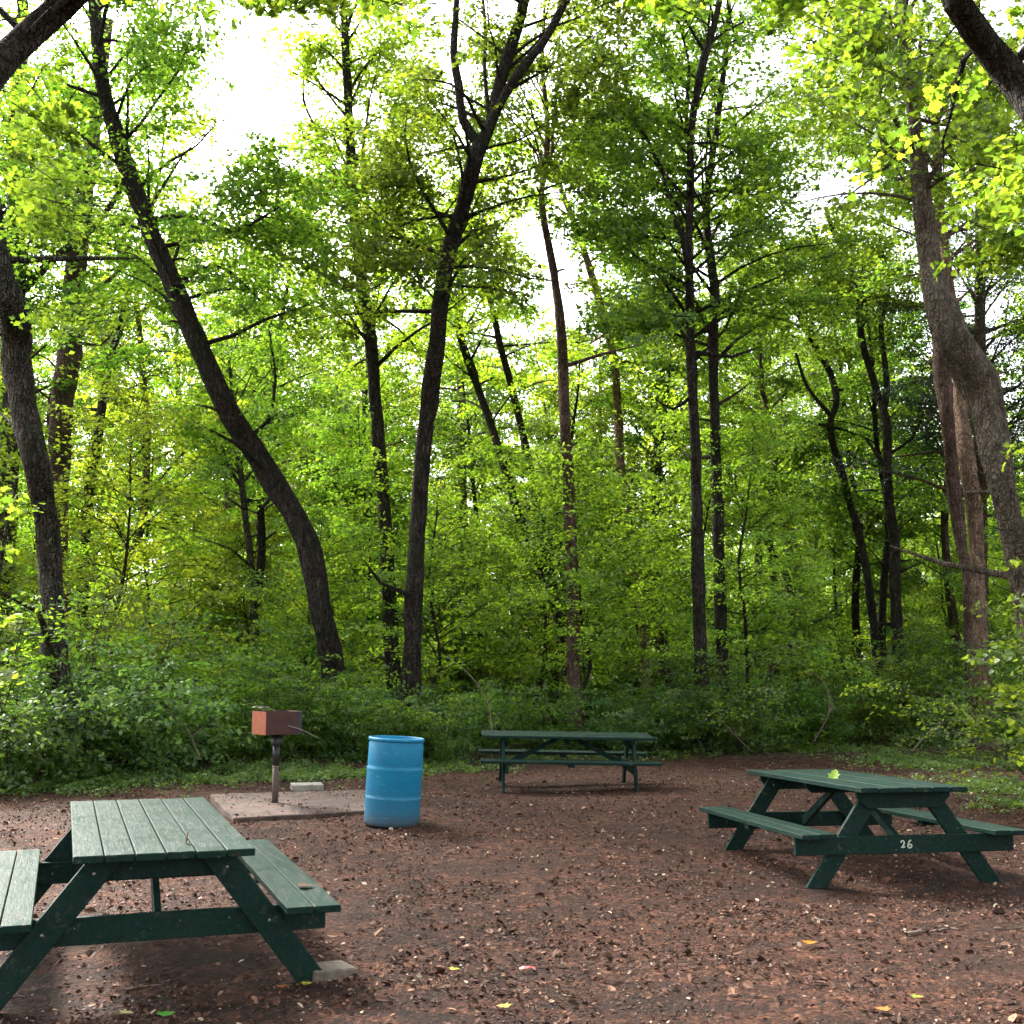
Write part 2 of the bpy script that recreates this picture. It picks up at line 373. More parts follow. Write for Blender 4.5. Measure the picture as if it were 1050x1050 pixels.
def branch_crown(rng, acc, axis, r_axis, zlo, zhi, nb, Lf, nsub, spr=.55, droop=.25, el=(.15, 1.05), dens=1.0):
    """branches off an axis polyline between two heights; returns spray array"""
    sp = []; z = axis[:, 2]
    for i in range(nb):
        t = (i + rng.uniform(0, 1)) / nb; zz = zlo + (zhi - zlo) * t
        k = int(np.clip(np.searchsorted(z, zz), 1, len(z) - 1)); f = np.clip((zz - z[k - 1]) / (z[k] - z[k - 1] + 1e-9), 0, 1)
        p0 = axis[k - 1] * (1 - f) + axis[k] * f
        L = Lf(t) * rng.uniform(.65, 1.2); az = i * 2.4 + rng.normal(0, .5)
        B = rand_branch(rng, p0, az, L, rng.uniform(*el) + .25 * t, droop)
        rb = min(.45 * float(np.interp(zz, z, r_axis)), .012 + .012 * L)
        acc.tube(B, np.linspace(rb, .005, len(B)), 4)
        ns = max(2, int(nsub * L / 3 * dens))
        for q in range(ns):
            u = .25 + .75 * (q + rng.uniform(0, 1)) / ns; s = u * (len(B) - 1); a = min(int(s), len(B) - 2)
            p = B[a] + (B[a + 1] - B[a]) * (s - a); dr = B[a + 1] - B[a]; dr /= np.linalg.norm(dr)
            ang = rng.choice([-1, 1]) * rng.uniform(.3, 1.2); c_, s_ = math.cos(ang), math.sin(ang)
            hd = np.array([c_ * dr[0] - s_ * dr[1], s_ * dr[0] + c_ * dr[1], dr[2] * .4 - .05]); hd /= np.linalg.norm(hd)
            r = spr * rng.uniform(.6, 1.25) * (1.1 - .3 * u)
            c = p + hd * r * rng.uniform(.5, 1.5) + rng.normal(0, .16, 3)
            acc.tube(np.array([p, (p + c) / 2 + (0, 0, .03), c + hd * r * .5]), [.008, .006, .003], 3)
            sp.append([*c, *hd, r, droop])
    return np.array(sp)

# real openings in the canopy, given as view cones from the middle of the clearing: (px, py, rx, ry)
GAPS = [(258, 95, 50, 54), (215, 150, 40, 26), (195, 190, 30, 22), (545, 285, 17, 62), (580, 300, 14, 60), (440, 4, 34, 16), (352, 8, 18, 14), (820, 55, 24, 18), (790, 65, 16, 12), (835, 215, 24, 22), (850, 180, 24, 12),
        (1015, 20, 22, 20), (960, 120, 16, 14), (1000, 250, 22, 16), (885, 190, 16, 10), (455, 185, 16, 10), (100, 240, 12, 20), (925, 240, 10, 20), (110, 275, 12, 10), (52, 52, 8, 6), (575, 140, 9, 12), (640, 40, 10, 8), (500, 345, 12, 14), (435, 340, 10, 12), (700, 250, 7, 14), (320, 330, 8, 6)]
def prune(sp, rng, keep=.14):
    if not len(sp): return sp
    x, y = topix(sp[:, :3]); k = np.ones(len(sp), bool)
    for gx, gy, rx, ry in GAPS:
        rr = ((x - gx) / (rx * 1.15)) ** 2 + ((y - gy) / (ry * 1.15)) ** 2
        k &= (rr > 1) | (rng.random(len(sp)) < keep)
    sp = sp[k]; x, y = topix(sp[:, :3]); k = np.ones(len(sp), bool)   # long bare boles stay clear of leaves on the side of the clearing
    for (bx, by, bd) in BOLES:
        i = np.clip(np.searchsorted(-by, -y), 0, len(by) - 1); near = (np.abs(x - bx[i]) < 26) & (y < by[0]) & (y > by[-1]) & (sp[:, 1] < bd[i] + .3)
        k &= ~near | (rng.random(len(sp)) < .22)
    return sp[k]
BOLES = []

TREES = []
def tree(name, label, cat, Y, path, bark, group=None, limbs=(), crown=None, leafmat=None, lsz=.118, nl=54, dY=0.0, extra=(), lump=.075, base=True, tpl=LT_SIMPLE, seed=0, nocrown=False, seg=14):
    """path: [(px, py, width_px)...] from the foot up; dY the lean in depth along it"""
    rng = np.random.default_rng(seed + 100)
    n = len(path); P = []; rad = []
    for i, (px, py, w) in enumerate(path):
        y = Y + dY * i / (n - 1) + (0 if i == 0 else .25 * math.sin(i * 1.7 + seed)); P.append(np.array(at(px, py, y))); rad.append(w * y / F / 2 * .88)
    if base:                                                   # run the trunk down into the soil
        p0 = P[0].copy(); g = float(gh(p0[0], p0[1]))
        if p0[2] > g:
            sl = (P[0] - P[1]) / max(P[1][2] - P[0][2], .3); h = p0[2] - g
            mid = p0 + sl * h * .5 * .6; mid[2] = g + h * .45; lo = p0 + sl * h * .8 * .6; lo[2] = g - .15
            P = [lo, mid] + P; rad = [rad[0] * 1.55, rad[0] * 1.08] + rad
        else:
            P[0][2] = g - .15; rad[0] *= 1.35
    P, rad = catmull(P, rad, .28)
    rad = rad * (1 + .03 * np.sin(np.arange(len(rad)) * .9 + seed))
    if name in ('leaning_tree', 'forked_tree', 'bent_tree', 'rough_tree', 'reddish_tree', 'slim_tree', 'centre_tree', 'twin_tree'):
        qx, qy = topix(P); o_ = np.argsort(-qy); BOLES.append((qx[o_], qy[o_], P[o_, 1]))
    root_loc = P[0].copy(); root_loc[2] = float(gh(P[0][0], P[0][1])) if base else P[0][2]
    o = empty(name, root_loc, label, cat, group)
    ac = Acc(); ac.tube(P, rad, seg, lump, rng)
    for q in range(int(seg > 8) * rng.integers(4, 9)):
        k_ = int(rng.uniform(.1, .75) * (len(P) - 2)); az = rng.uniform(0, 6.28); rl = rad[k_]; d_ = np.array([math.cos(az), math.sin(az), rng.uniform(-.1, .7)])
        L_ = rng.choice([.12, .2, .5, 1.1, 1.8]) * rng.uniform(.7, 1.2); p_ = P[k_] + d_ * rl * .3
        pts_ = [p_, p_ + d_ * (rl + L_ * .5), p_ + d_ * (rl + L_) + rng.normal(0, .12, 3) * L_]; w_ = min(rl * .35, .02 + .012 * L_); ac.tube(np.array(pts_), [w_ * 1.5, w_, w_ * .3], 6)
    tr_me = ac.mesh('trunk', root_loc); link('trunk', tr_me, bark, o)
    cr = Acc(); sps = []
    for lb in limbs:
        y0 = lb.get('Y', Y); pts = [np.array(at(a, b, y0 + lb.get('dY', 0) * i / (len(lb['p']) - 1))) for i, (a, b, w) in enumerate(lb['p'])]
        # snap the first point onto the trunk at its height
        k = int(np.argmin(np.linalg.norm(P - pts[0], axis=1) if lb.get('near') else np.abs(P[:, 2] - pts[0][2])))
        if lb.get('snap', True): d0 = P[k] - pts[0]; pts = [p + d0 * np.array([0, 1, 0]) for p in pts]; pts[0] = P[k]
        rr = [w * y0 / F / 2 for _, _, w in lb['p']]
        Lp, Lr = catmull(pts, rr, .3)
        if name == 'forked_tree' and lb['p'][0][2] > 10: qx, qy = topix(Lp); o_ = np.argsort(-qy); BOLES.append((qx[o_], qy[o_], Lp[o_, 1]))
        a2 = Acc(); a2.tube(Lp, Lr, 9, lump * .7, rng); link('limb', a2.mesh('limb', root_loc), bark, o)
        if lb.get('leaf', True) and crown:
            seglen = np.linalg.norm(np.diff(Lp, axis=0), axis=1).sum()
            m = int(lb.get('nb', seglen * 1.6))
            for q in range(m):
                u = rng.uniform(.2, 1); idx = min(int(u * (len(Lp) - 1)), len(Lp) - 2)
                B = rand_branch(rng, Lp[idx], rng.uniform(0, 6.28), rng.uniform(.8, 2.2), rng.uniform(0, .8), .4, 4)
                cr.tube(B, np.linspace(.016, .004, len(B)), 4)
                for w in range(4):
                    hd = B[-1] - B[-2]; hd = hd / np.linalg.norm(hd); c = B[1 + w % 4 if w < 4 else 4] + rng.normal(0, .25, 3)
                    sps.append([*c, *(hd + rng.normal(0, .4, 3)), rng.uniform(.35, .65), .35])
    if crown:
        zlo, zhi = crown['z']; s2 = branch_crown(rng, cr, P, rad, zlo, zhi, int(crown.get('nb', 26) * 1.55), crown.get('L', lambda t: 3.2 - 1.4 * t), crown.get('ns', 9) * 1.35, crown.get('spr', .5) * 1.12)
        sps = [np.array(sps)] if sps else []; sps.append(s2); sps = np.vstack(sps)
    elif sps: sps = np.array(sps)
    else: sps = np.zeros((0, 8))
    for (px, py, y, rx, rz, num, r0) in extra:                  # boughs that reach into view at a given place
        for _ in range(int(num * 1.6)):
            a, b = rng.normal(0, .5, 2); c = np.array(at(px + a * rx, py + b * rz, y + rng.normal(0, .6)))
            hd = rng.normal(0, 1, 3); hd[2] *= .2
            sps = np.vstack([sps, [[*c, *hd, r0 * rng.uniform(.6, 1.3), .3]]])
            cr.tube(np.array([c - hd / np.linalg.norm(hd) * r0 * 1.6 + (0, 0, .1), c, c + hd / np.linalg.norm(hd) * r0 * .5]), [.007, .006, .003], 3)
    if len(sps):
        sps = prune(sps, rng); v, f = spray_leaves(rng, sps, nl, lsz, tpl=tpl); cr.tris(v, f)
        me = cr.mesh('crown', root_loc); link('crown', me, [bark, leafmat or LEAF_MAPLE], o)
    TREES.append(o); return o

# ---------------------------------------------------------------- the trees one can tell apart
C_BIG = lambda t: 3.4 - 1.6 * t
tree('leaning_tree', 'tall dark trunk leaning far to the left from behind the grill', 'tree', 24, [(350, 745, 30), (344, 698, 28), (331, 632, 27), (314, 555, 27), (268, 473, 27), (236, 425, 27), (200, 345, 24), (163, 257, 23), (138, 195, 21), (108, 100, 18), (99, 33, 16), (92, -60, 14), (90, -170, 10)], BARK, dY=-2.5, seed=1,
     limbs=[dict(p=[(170, 250, 6), (215, 247, 5), (255, 262, 4), (300, 240, 2)], dY=-1.5), dict(p=[(200, 316, 6), (228, 298, 4), (250, 300, 3), (282, 330, 2)], dY=1), dict(p=[(262, 455, 5), (282, 440, 4), (290, 400, 3), (284, 350, 2)], dY=.5), dict(p=[(300, 500, 4), (270, 530, 3), (240, 515, 2)], leaf=False)],
     crown=dict(z=(8, 17), nb=24, L=lambda t: 3.4 - 1.2 * t, ns=9, spr=.5), leafmat=LEAF_MAPLE,
     extra=[(240, 150, 21, 45, 35, 20, .5), (280, 195, 21, 70, 40, 30, .5), (150, 60, 26, 90, 50, 20, .5), (300, 240, 22, 80, 40, 24, .5)])
tree('forked_tree', 'tallest grey trunk behind the blue barrel, forking into several upright limbs', 'tree', 23.5, [(420, 745, 27), (423, 657, 21), (425, 596, 21), (430, 514, 19), (437, 432, 21), (448, 350, 20), (453, 300, 20), (459, 262, 20), (476, 207, 20), (487, 160, 20), (503, 127, 15), (515, 77, 15), (534, 15, 14), (548, -60, 12), (556, -160, 8)], BARK, dY=-1.5, seed=2,
     limbs=[dict(p=[(480, 178, 12), (477, 150, 9), (473, 115, 9), (468, 83, 9), (471, 33, 6), (470, -20, 5), (474, -120, 3)]), dict(p=[(500, 145, 11), (515, 128, 9), (533, 98, 10), (556, 70, 9), (575, 35, 8), (598, -5, 7), (625, -70, 5)], dY=-.8),
            dict(p=[(493, 150, 5), (498, 100, 4), (499, 60, 4), (496, 10, 3), (500, -60, 2)], dY=.6), dict(p=[(533, 97, 4), (556, 60, 3), (575, 20, 3), (578, -30, 2)], dY=.5), dict(p=[(450, 275, 5), (432, 262, 4), (405, 252, 3), (372, 255, 2)], dY=-1), dict(p=[(461, 235, 4), (430, 225, 3), (400, 232, 2)], dY=1), dict(p=[(468, 265, 5), (485, 247, 4), (505, 240, 2)], dY=.6)],
     crown=dict(z=(8.5, 17), nb=22, L=lambda t: 3.2 - 1.0 * t, ns=8, spr=.48), extra=[(400, 180, 22, 60, 60, 34, .5), (410, 270, 21, 70, 35, 26, .5), (600, 60, 21, 60, 50, 24, .5)])
tree('slim_tree', 'straight brown trunk standing close left of the forked tree behind the barrel', 'tree', 26, [(408, 758, 22), (401, 649, 17), (396, 555, 16), (388, 448, 15), (380, 350, 15), (373, 300, 15), (364, 230, 12), (360, 160, 12), (355, 60, 10), (350, -60, 8)], BARK, dY=1, seed=3,
     limbs=[dict(p=[(362, 200, 5), (335, 160, 4), (320, 120, 3), (305, 85, 3), (306, 45, 2)], dY=.5)],
     crown=dict(z=(8.5, 18), nb=28, L=C_BIG, ns=9), leafmat=LEAF_YELLOW, extra=[(340, 130, 26.5, 30, 40, 16, .5), (330, 50, 26.5, 30, 40, 8, .5), (370, 60, 27, 55, 60, 34, .55), (350, 200, 27, 45, 60, 24, .55), (410, 110, 27, 45, 50, 20, .55)])
tree('centre_tree', 'straight dark trunk rising right behind the far picnic table', 'tree', 25, [(591, 745, 20), (588, 673, 15), (588, 596, 14), (584, 526, 14), (580, 448, 12), (576, 350, 12), (568, 280, 10), (559, 233, 9), (555, 200, 8), (560, 165, 8), (561, 120, 6), (556, 60, 5), (560, -20, 3)], BARK_R, dY=.8, seed=4,
     limbs=[dict(p=[(562, 170, 5), (568, 140, 4), (567, 122, 4), (575, 60, 3)])], crown=dict(z=(12.3, 16.5), nb=16, L=lambda t: 2.6 - t, ns=8), extra=[(590, 150, 27, 40, 40, 20, .5), (600, 90, 28, 50, 60, 26, .5)])
tree('slanting_tree', 'thin trunk slanting left that ends low beside the centre trunk', 'tree', 29, [(582, 700, 15), (577, 653, 11), (559, 587, 11), (534, 534, 10), (518, 481, 10), (501, 428, 9), (485, 385, 9), (473, 350, 8), (462, 300, 7), (450, 250, 5)], BARK, group=None, dY=1.5, seed=5, crown=dict(z=(8, 15), nb=16, L=lambda t: 2.6 - t, ns=8), leafmat=LEAF_YELLOW)
tree('slanting_tree', 'second thin slanting trunk, just right of the lower slanting one', 'tree', 30, [(584, 690, 12), (574, 637, 10), (567, 596, 9), (555, 546, 9), (542, 473, 9), (526, 403, 9), (512, 350, 8), (506, 320, 7), (488, 260, 6), (478, 210, 4)], BARK, dY=1, seed=6, crown=dict(z=(9, 16), nb=14, L=lambda t: 2.4 - t, ns=8), leafmat=LEAF_YELLOW)
tree('slanting_tree', 'trunk slanting left between the centre trunk and the dark twin trunks', 'tree', 31, [(662, 690, 12), (653, 575, 10), (643, 514, 10), (636, 473, 10), (630, 375, 10), (612, 300, 9), (593, 240, 8), (574, 190, 6), (560, 150, 4)], BARK_B, dY=1, seed=7, crown=dict(z=(10, 16), nb=12, L=lambda t: 2.4 - t, ns=8), leafmat=LEAF_YELLOW)
tree('twin_tree', 'left of the two dark upright trunks right of the far picnic table', 'tree', 24, [(722, 750, 20), (718, 653, 15), (715, 555, 14), (713, 465, 12), (708, 350, 12), (707, 300, 11), (706, 265, 10), (708, 200, 9), (709, 133, 9), (720, 67, 10), (735, 15, 8), (745, -60, 6)], BARK, dY=-.8, seed=8,
     limbs=[dict(p=[(704, 285, 7), (697, 262, 6), (685, 228, 5), (676, 190, 4), (660, 155, 3), (638, 132, 3), (600, 116, 2)], dY=-1), dict(p=[(708, 165, 5), (700, 120, 4), (704, 80, 3), (690, 20, 2)]), dict(p=[(711, 400, 4), (690, 420, 3), (672, 410, 2)], leaf=False)],
     crown=dict(z=(8.0, 17), nb=30, L=lambda t: 3.3 - 1.2 * t, ns=9), extra=[(640, 210, 22, 60, 60, 30, .5), (660, 330, 21, 50, 22, 24, .45)])
tree('twin_tree', 'right of the two dark upright trunks right of the far picnic table', 'tree', 25.5, [(741, 745, 17), (740, 653, 14), (736, 534, 14), (733, 432, 12), (731, 350, 12), (733, 300, 12), (724, 217, 9), (735, 130, 8), (745, 40, 7), (750, -60, 5)], BARK, dY=.6, seed=9, crown=dict(z=(8.5, 17.5), nb=28, L=C_BIG, ns=9), extra=[(760, 120, 27, 50, 80, 30, .55), (770, 250, 28, 45, 60, 26, .55)])
tree('slender_tree', 'slender wavy trunk left of the dark forked one on the right side', 'tree', 32, [(898, 660, 11), (890, 596, 9), (880, 546, 9), (864, 489, 9), (851, 438, 8), (858, 411, 8), (850, 380, 7), (833, 350, 7), (817, 317, 6), (810, 280, 5), (800, 227, 4)], BARK, dY=1, seed=10, crown=dict(z=(11, 14), nb=10, L=lambda t: 2.4 - t, ns=8), extra=[(830, 130, 30, 60, 50, 34, .6), (800, 280, 31, 45, 60, 24, .55), (860, 300, 31, 50, 50, 20, .55)], limbs=[dict(p=[(851, 425, 5), (830, 395, 4), (818, 360, 3)], leaf=False)])
tree('small_forked_tree', 'dark trunk that forks halfway up, right side before the bright gap', 'tree', 30, [(922, 690, 14), (918, 604, 12), (917, 555, 12), (911, 505, 11), (909, 432, 10), (902, 411, 9), (894, 385, 8), (884, 350, 8), (879, 300, 7), (868, 265, 6), (853, 235, 5), (847, 213, 4)], BARK, dY=.8, seed=11,
     limbs=[dict(p=[(907, 420, 8), (913, 395, 7), (910, 360, 6), (907, 330, 5), (915, 290, 4), (905, 240, 3)]), dict(p=[(912, 480, 5), (900, 465, 4), (888, 448, 3)], leaf=False), dict(p=[(917, 470, 4), (935, 450, 3), (945, 430, 2)], leaf=False)], crown=dict(z=(10.5, 13.5), nb=9, L=lambda t: 2.2 - t, ns=8), extra=[(890, 120, 29, 50, 60, 34, .6), (900, 260, 30, 40, 50, 18, .55)])
tree('distant_forked_tree', 'pale trunk splitting low in a V between the twin trunks and the slender one', 'tree', 40, [(818, 620, 15), (815, 567, 14), (802, 530, 12), (795, 490, 9), (788, 444, 8), (783, 400, 6), (775, 330, 4)], BARK_B, dY=1, seed=12, limbs=[dict(p=[(810, 545, 9), (818, 525, 8), (826, 490, 6), (835, 430, 4)])], crown=dict(z=(11, 14), nb=12, L=lambda t: 2.6 - t, ns=7), leafmat=LEAF_YELLOW, lsz=.13)
tree('thin_leaning_sapling', 'thin trunk leaning left in the woods left of the V-shaped pale trunk', 'tree', 34, [(812, 650, 9), (806, 591, 8), (782, 550, 7), (765, 520, 6), (750, 490, 5), (735, 450, 4)], BARK, dY=1, seed=13, crown=dict(z=(6.5, 9), nb=8, L=lambda t: 1.8, ns=7), leafmat=LEAF_YELLOW)
tree('thin_sapling', 'thin curved sapling standing left of the leaning tree over the grill', 'tree', 27, [(267, 735, 10), (265, 706, 9), (259, 595, 7), (251, 526, 8), (246, 480, 7), (239, 444, 6), (238, 400, 4), (232, 350, 3)], BARK_L, dY=.5, seed=14, crown=dict(z=(5.5, 9), nb=14, L=lambda t: 1.8, ns=8), leafmat=LEAF_YELLOW, limbs=[dict(p=[(247, 500, 4), (232, 480, 3), (222, 450, 2)])])
tree('rough_tree', 'rough-barked leaning trunk at the left edge rising out of the shrubs', 'tree', 19, [(70, 792, 34), (64, 740, 29), (55, 657, 28), (52, 579, 28), (44, 510, 28), (37, 473, 28), (24, 420, 32), (17, 350, 34), (13, 320, 38), (2, 280, 30), (-10, 220, 26), (-18, 120, 22), (-30, 0, 18), (-40, -120, 12)], BARK_L, dY=-1.5, lump=.09, seed=15,
     crown=dict(z=(8.5, 14), nb=9, L=lambda t: 2.4 - t, ns=8), extra=[(40, 190, 15, 45, 70, 22, .45), (60, 120, 26, 70, 50, 20, .45), (60, 330, 17, 45, 25, 12, .4)], lsz=.10)
tree('grey_tree', 'upright trunk half hidden behind the rough-barked tree at the left edge', 'tree', 27.5, [(-2, 800, 30), (2, 620, 26), (8, 500, 24), (14, 380, 22), (17, 233, 22), (17, 130, 20), (22, 40, 17), (26, -80, 12)], BARK_L, dY=.5, seed=16, crown=dict(z=(8, 16), nb=22, L=C_BIG, ns=9), limbs=[dict(p=[(18, 300, 10), (50, 262, 9), (85, 235, 8), (112, 203, 6), (135, 160, 4)], dY=-1)])
tree('reddish_tree', 'broad reddish trunk swaying upward between the rough left tree and the leaning tree', 'tree', 29, [(58, 760, 30), (58, 560, 24), (61, 485, 21), (62, 444, 26), (66, 395, 27), (72, 350, 27), (76, 290, 25), (80, 250, 25), (88, 190, 20), (100, 110, 15), (112, 20, 10)], BARK_R, dY=.5, seed=17, crown=dict(z=(12.5, 17), nb=16, L=lambda t: 2.8 - t, ns=8), extra=[(150, 60, 29, 45, 50, 20, .6), (140, 280, 30, 45, 50, 16, .55)],
     limbs=[dict(p=[(78, 300, 6), (100, 285, 5), (118, 262, 4), (128, 235, 3)], leaf=False), dict(p=[(75, 352, 4), (98, 350, 3), (112, 335, 2)], leaf=False), dict(p=[(84, 240, 5), (105, 232, 4), (116, 245, 3), (132, 232, 2)], leaf=False)])
tree('thin_dark_tree', 'thin dark trunk leaning right just beside the reddish trunk', 'tree', 33, [(84, 640, 12), (88, 545, 11), (92, 500, 12), (99, 455, 12), (104, 420, 11), (112, 375, 9), (124, 330, 8), (134, 290, 6)], BARK, dY=1, seed=18, crown=dict(z=(9.5, 13), nb=8, L=lambda t: 2.0, ns=7))
tree('bent_tree', 'massive grey trunk bending out of the frame at the right edge', 'tree', 17, [(1085, 730, 60), (1068, 640, 50), (1034, 530, 27), (1024, 485, 32), (1015, 432, 40), (1004, 391, 46), (978, 350, 43), (962, 310, 35), (953, 262, 26), (945, 200, 23), (939, 133, 17), (930, 60, 15), (918, -40, 12)], BARK_G, dY=.6, lump=.05, seed=19, seg=20,
     limbs=[dict(p=[(941, 150, 9), (928, 118, 6), (905, 85, 4), (880, 70, 2)], dY=-1), dict(p=[(946, 190, 6), (975, 170, 5), (1005, 160, 4), (1050, 150, 3)], dY=-.8)], crown=dict(z=(8.6, 13), nb=16, L=lambda t: 2.8 - t, ns=9),
     extra=[(925, 85, 13, 55, 30, 20, .34), (880, 40, 13.5, 70, 40, 24, .4), (1025, 230, 14, 35, 70, 12, .35), (985, 130, 14, 30, 30, 6, .3)], lsz=.085, tpl=LT_MAPLE)
tree('stripped_tree', 'orange-brown trunk with stripped bark reaching the ground at the right edge', 'tree', 25, [(1013, 764, 24), (1011, 755, 21), (1008, 690, 20), (1004, 636, 17), (1001, 555, 17), (997, 510, 18), (992, 473, 20), (986, 430, 17), (983, 391, 14), (978, 330, 14), (970, 270, 13), (962, 190, 10), (958, 120, 9)], BARK_B, dY=.6, lump=.06, seed=20, crown=dict(z=(10, 16), nb=16, L=C_BIG, ns=8))
tree('dark_snag', 'dark trunk immediately left of the stripped orange-brown trunk', 'tree', 26.5, [(997, 757, 17), (995, 690, 14), (993, 600, 12), (986, 560, 13), (978, 500, 16), (973, 440, 17), (966, 380, 20), (962, 320, 16), (966, 250, 12), (962, 180, 10), (958, 90, 7)], BARK_R, dY=.3, seed=21, crown=dict(z=(11, 16), nb=12, L=C_BIG, ns=8))
tree('hemlock_tree', 'dark blue-green evergreen behind the bent grey trunk', 'evergreen', 30, [(1005, 640, 18), (1005, 400, 15), (1005, 200, 10), (1004, 60, 6), (1003, -40, 3)], BARK_R, seed=22, crown=dict(z=(5.5, 17), nb=60, L=lambda t: 3.6 - 2.2 * t, ns=11, spr=.5), leafmat=LEAF_HEM, lsz=.07, nl=60)
tree('overhanging_tree', 'near tree beyond the left edge whose thick dark limb crosses the top left corner', 'tree', 7.5, [(-330, 1000, 90), (-300, 700, 75), (-230, 420, 66), (-120, 210, 56), (-40, 110, 48), (10, 55, 37), (62, 8, 33), (120, -50, 28), (210, -150, 20)], BARK, seed=23, lump=.04, crown=dict(z=(5.6, 7.4), nb=5, L=lambda t: 2.0, ns=6, spr=.35), lsz=.075, tpl=LT_MAPLE, extra=[(40, 130, 11, 40, 50, 8, .3), (330, -5, 10, 130, 18, 22, .3)])
tree('overhanging_tree', 'near tree beyond the right edge whose thick dark limb crosses the top right corner', 'tree', 8.5, [(1330, 1010, 100), (1300, 700, 80), (1240, 420, 66), (1160, 240, 56), (1095, 150, 50), (1045, 90, 38), (1010, 45, 34), (982, 2, 32), (955, -60, 26), (930, -160, 20)], BARK, seed=24, lump=.04, crown=dict(z=(6.3, 8.6), nb=10, L=lambda t: 2.0, ns=6, spr=.35), lsz=.08, tpl=LT_MAPLE, extra=[(1040, 190, 9.5, 25, 40, 4, .3), (760, -12, 9, 150, 12, 14, .3)])

tree('maple_sapling', 'broad-leaved maple sapling crowding the right edge in front of the bent grey trunk', 'sapling', 12.5, [(1085, 860, 8), (1076, 700, 6), (1062, 560, 5), (1050, 470, 3)], BARK_L, seed=41, lump=.03, lsz=.075, nl=26, tpl=LT_MAPLE, seg=7,
     extra=[(1050, 600, 12.5, 24, 70, 9, .28), (1052, 710, 12.3, 20, 50, 7, .28), (1042, 500, 12.8, 24, 30, 4, .26)])
tree('maple_sapling', 'thin sapling with pale broad leaves at the left edge over the shrubs', 'sapling', 13, [(-18, 860, 9), (-12, 700, 7), (0, 580, 5), (18, 490, 3)], BARK_L, seed=42, lump=.03, lsz=.085, nl=24, tpl=LT_MAPLE, seg=7,
     extra=[(2, 530, 13, 20, 40, 4, .26), (-6, 660, 13, 20, 50, 4, .26)])
# ---------------------------------------------------------------- trees, understory and shrubs repeated through the woods
def proto_tree(seed, H, z0, r, nb, Lf, ns, spr, lsz, nl, lean=.5, bark=BARK, lm=LEAF_MAPLE, wob=.25):
    rng = np.random.default_rng(seed); n = 8
    z = np.linspace(-.2, H, n); P = np.stack([np.cumsum(rng.normal(0, wob, n)) + lean * (z / H) ** 1.5, np.cumsum(rng.normal(0, wob, n)), z], 1); P[0, :2] = P[1, :2] = 0
    rad = r * (1 - .85 * (np.linspace(0, 1, n))) ; rad[0] *= 1.4
    P, rad = catmull(P, rad, .5); a = Acc(); a.tube(P, rad, 9, .05, rng)
    c = Acc(); sp = branch_crown(rng, c, P, rad, z0, H * .98, nb, Lf, ns, spr, .35)
    v, f = spray_leaves(rng, sp, nl, lsz); c.tris(v, f)
    return a.mesh('trunk'), c.mesh('crown'), bark, lm
def place(kind, meshes, x, y, sc, rz, label, cat, group, first={}):
    key = id(meshes)
    z = float(gh(x, y))
    if key not in first:
        o = empty(kind, (x, y, z), label, cat, group)
        link('trunk' if cat != 'shrub' else 'stem', meshes[0], meshes[2], o); link('crown' if cat != 'shrub' else 'foliage', meshes[1], [meshes[2], meshes[3]], o)
        first[key] = o
    else:
        o = copy_tree(first[key]); o.location = (x, y, z); o['label'] = label; o['group'] = group; o['category'] = cat
    o.scale = (sc, sc, sc * R.uniform(.92, 1.08)); o.rotation_euler = (0, 0, rz); return o
def where(px, y):
    cols = [(60, 'behind the far-left rough tree'), (150, 'behind the reddish trunk'), (240, 'left of the leaning tree'), (330, 'over the grill'), (440, 'behind the blue barrel'), (520, 'left of the far picnic table'), (610, 'behind the far picnic table'),
            (700, 'just left of the dark twin trunks'), (780, 'just right of the dark twin trunks'), (860, 'around the V-shaped pale trunk'), (940, 'around the small forked trunk'), (1e9, 'by the bent grey trunk')]
    side = [w for c, w in cols if px < c][0]
    return ('in front, ' if y < 27 else '' if y < 38 else 'farther back, ' if y < 50 else 'deepest, ') + side
GAPCOL = [(195, 320, 175), (520, 615, 330), (430, 520, 130), (800, 880, 250), (870, 960, 230)]
big = [proto_tree(31, 19, 6, .20, 44, lambda t: 3.8 - 2.2 * t, 9, .72, .16, 46, .8), proto_tree(32, 17, 5, .16, 40, lambda t: 3.2 - 1.7 * t, 9, .72, .16, 46, 1.2, BARK_G, LEAF_YELLOW), proto_tree(33, 21, 8, .24, 44, lambda t: 4.0 - 2.2 * t, 9, .74, .17, 46, .5, BARK_R)]
def top_limit(px, y, H):
    for a, b, gy in GAPCOL:
        if a - 1700 / y < px < b + 1700 / y: H = min(H, at(px, gy, y).z - .5)
    return H
placed = []
def free(x, y, d):
    for a, b in placed:
        if (a - x) ** 2 + (b - y) ** 2 < d * d: return False
    placed.append((x, y)); return True
k = 0; tries = 0
while k < 70 and tries < 6000:
    tries += 1; y = R.uniform(33, 72); x = R.uniform(-.56, .56) * y
    px = 525 + F * x / y
    if not free(x, y, 2.9): continue
    i = k % 3; H = (19, 17, 21)[i]; Hs = top_limit(px, y, H * R.uniform(.8, 1.15))
    sc = Hs / H
    if sc < .4: continue
    lab = ('bushy deep green background tree ', 'yellow-green grey-barked background tree ', 'tall reddish-barked background tree ')[i] + where(px, y)
    place('woodland_tree', big[i], x, y, sc, R.uniform(0, 6.28), lab, 'tree', 'background woodland trees'); k += 1
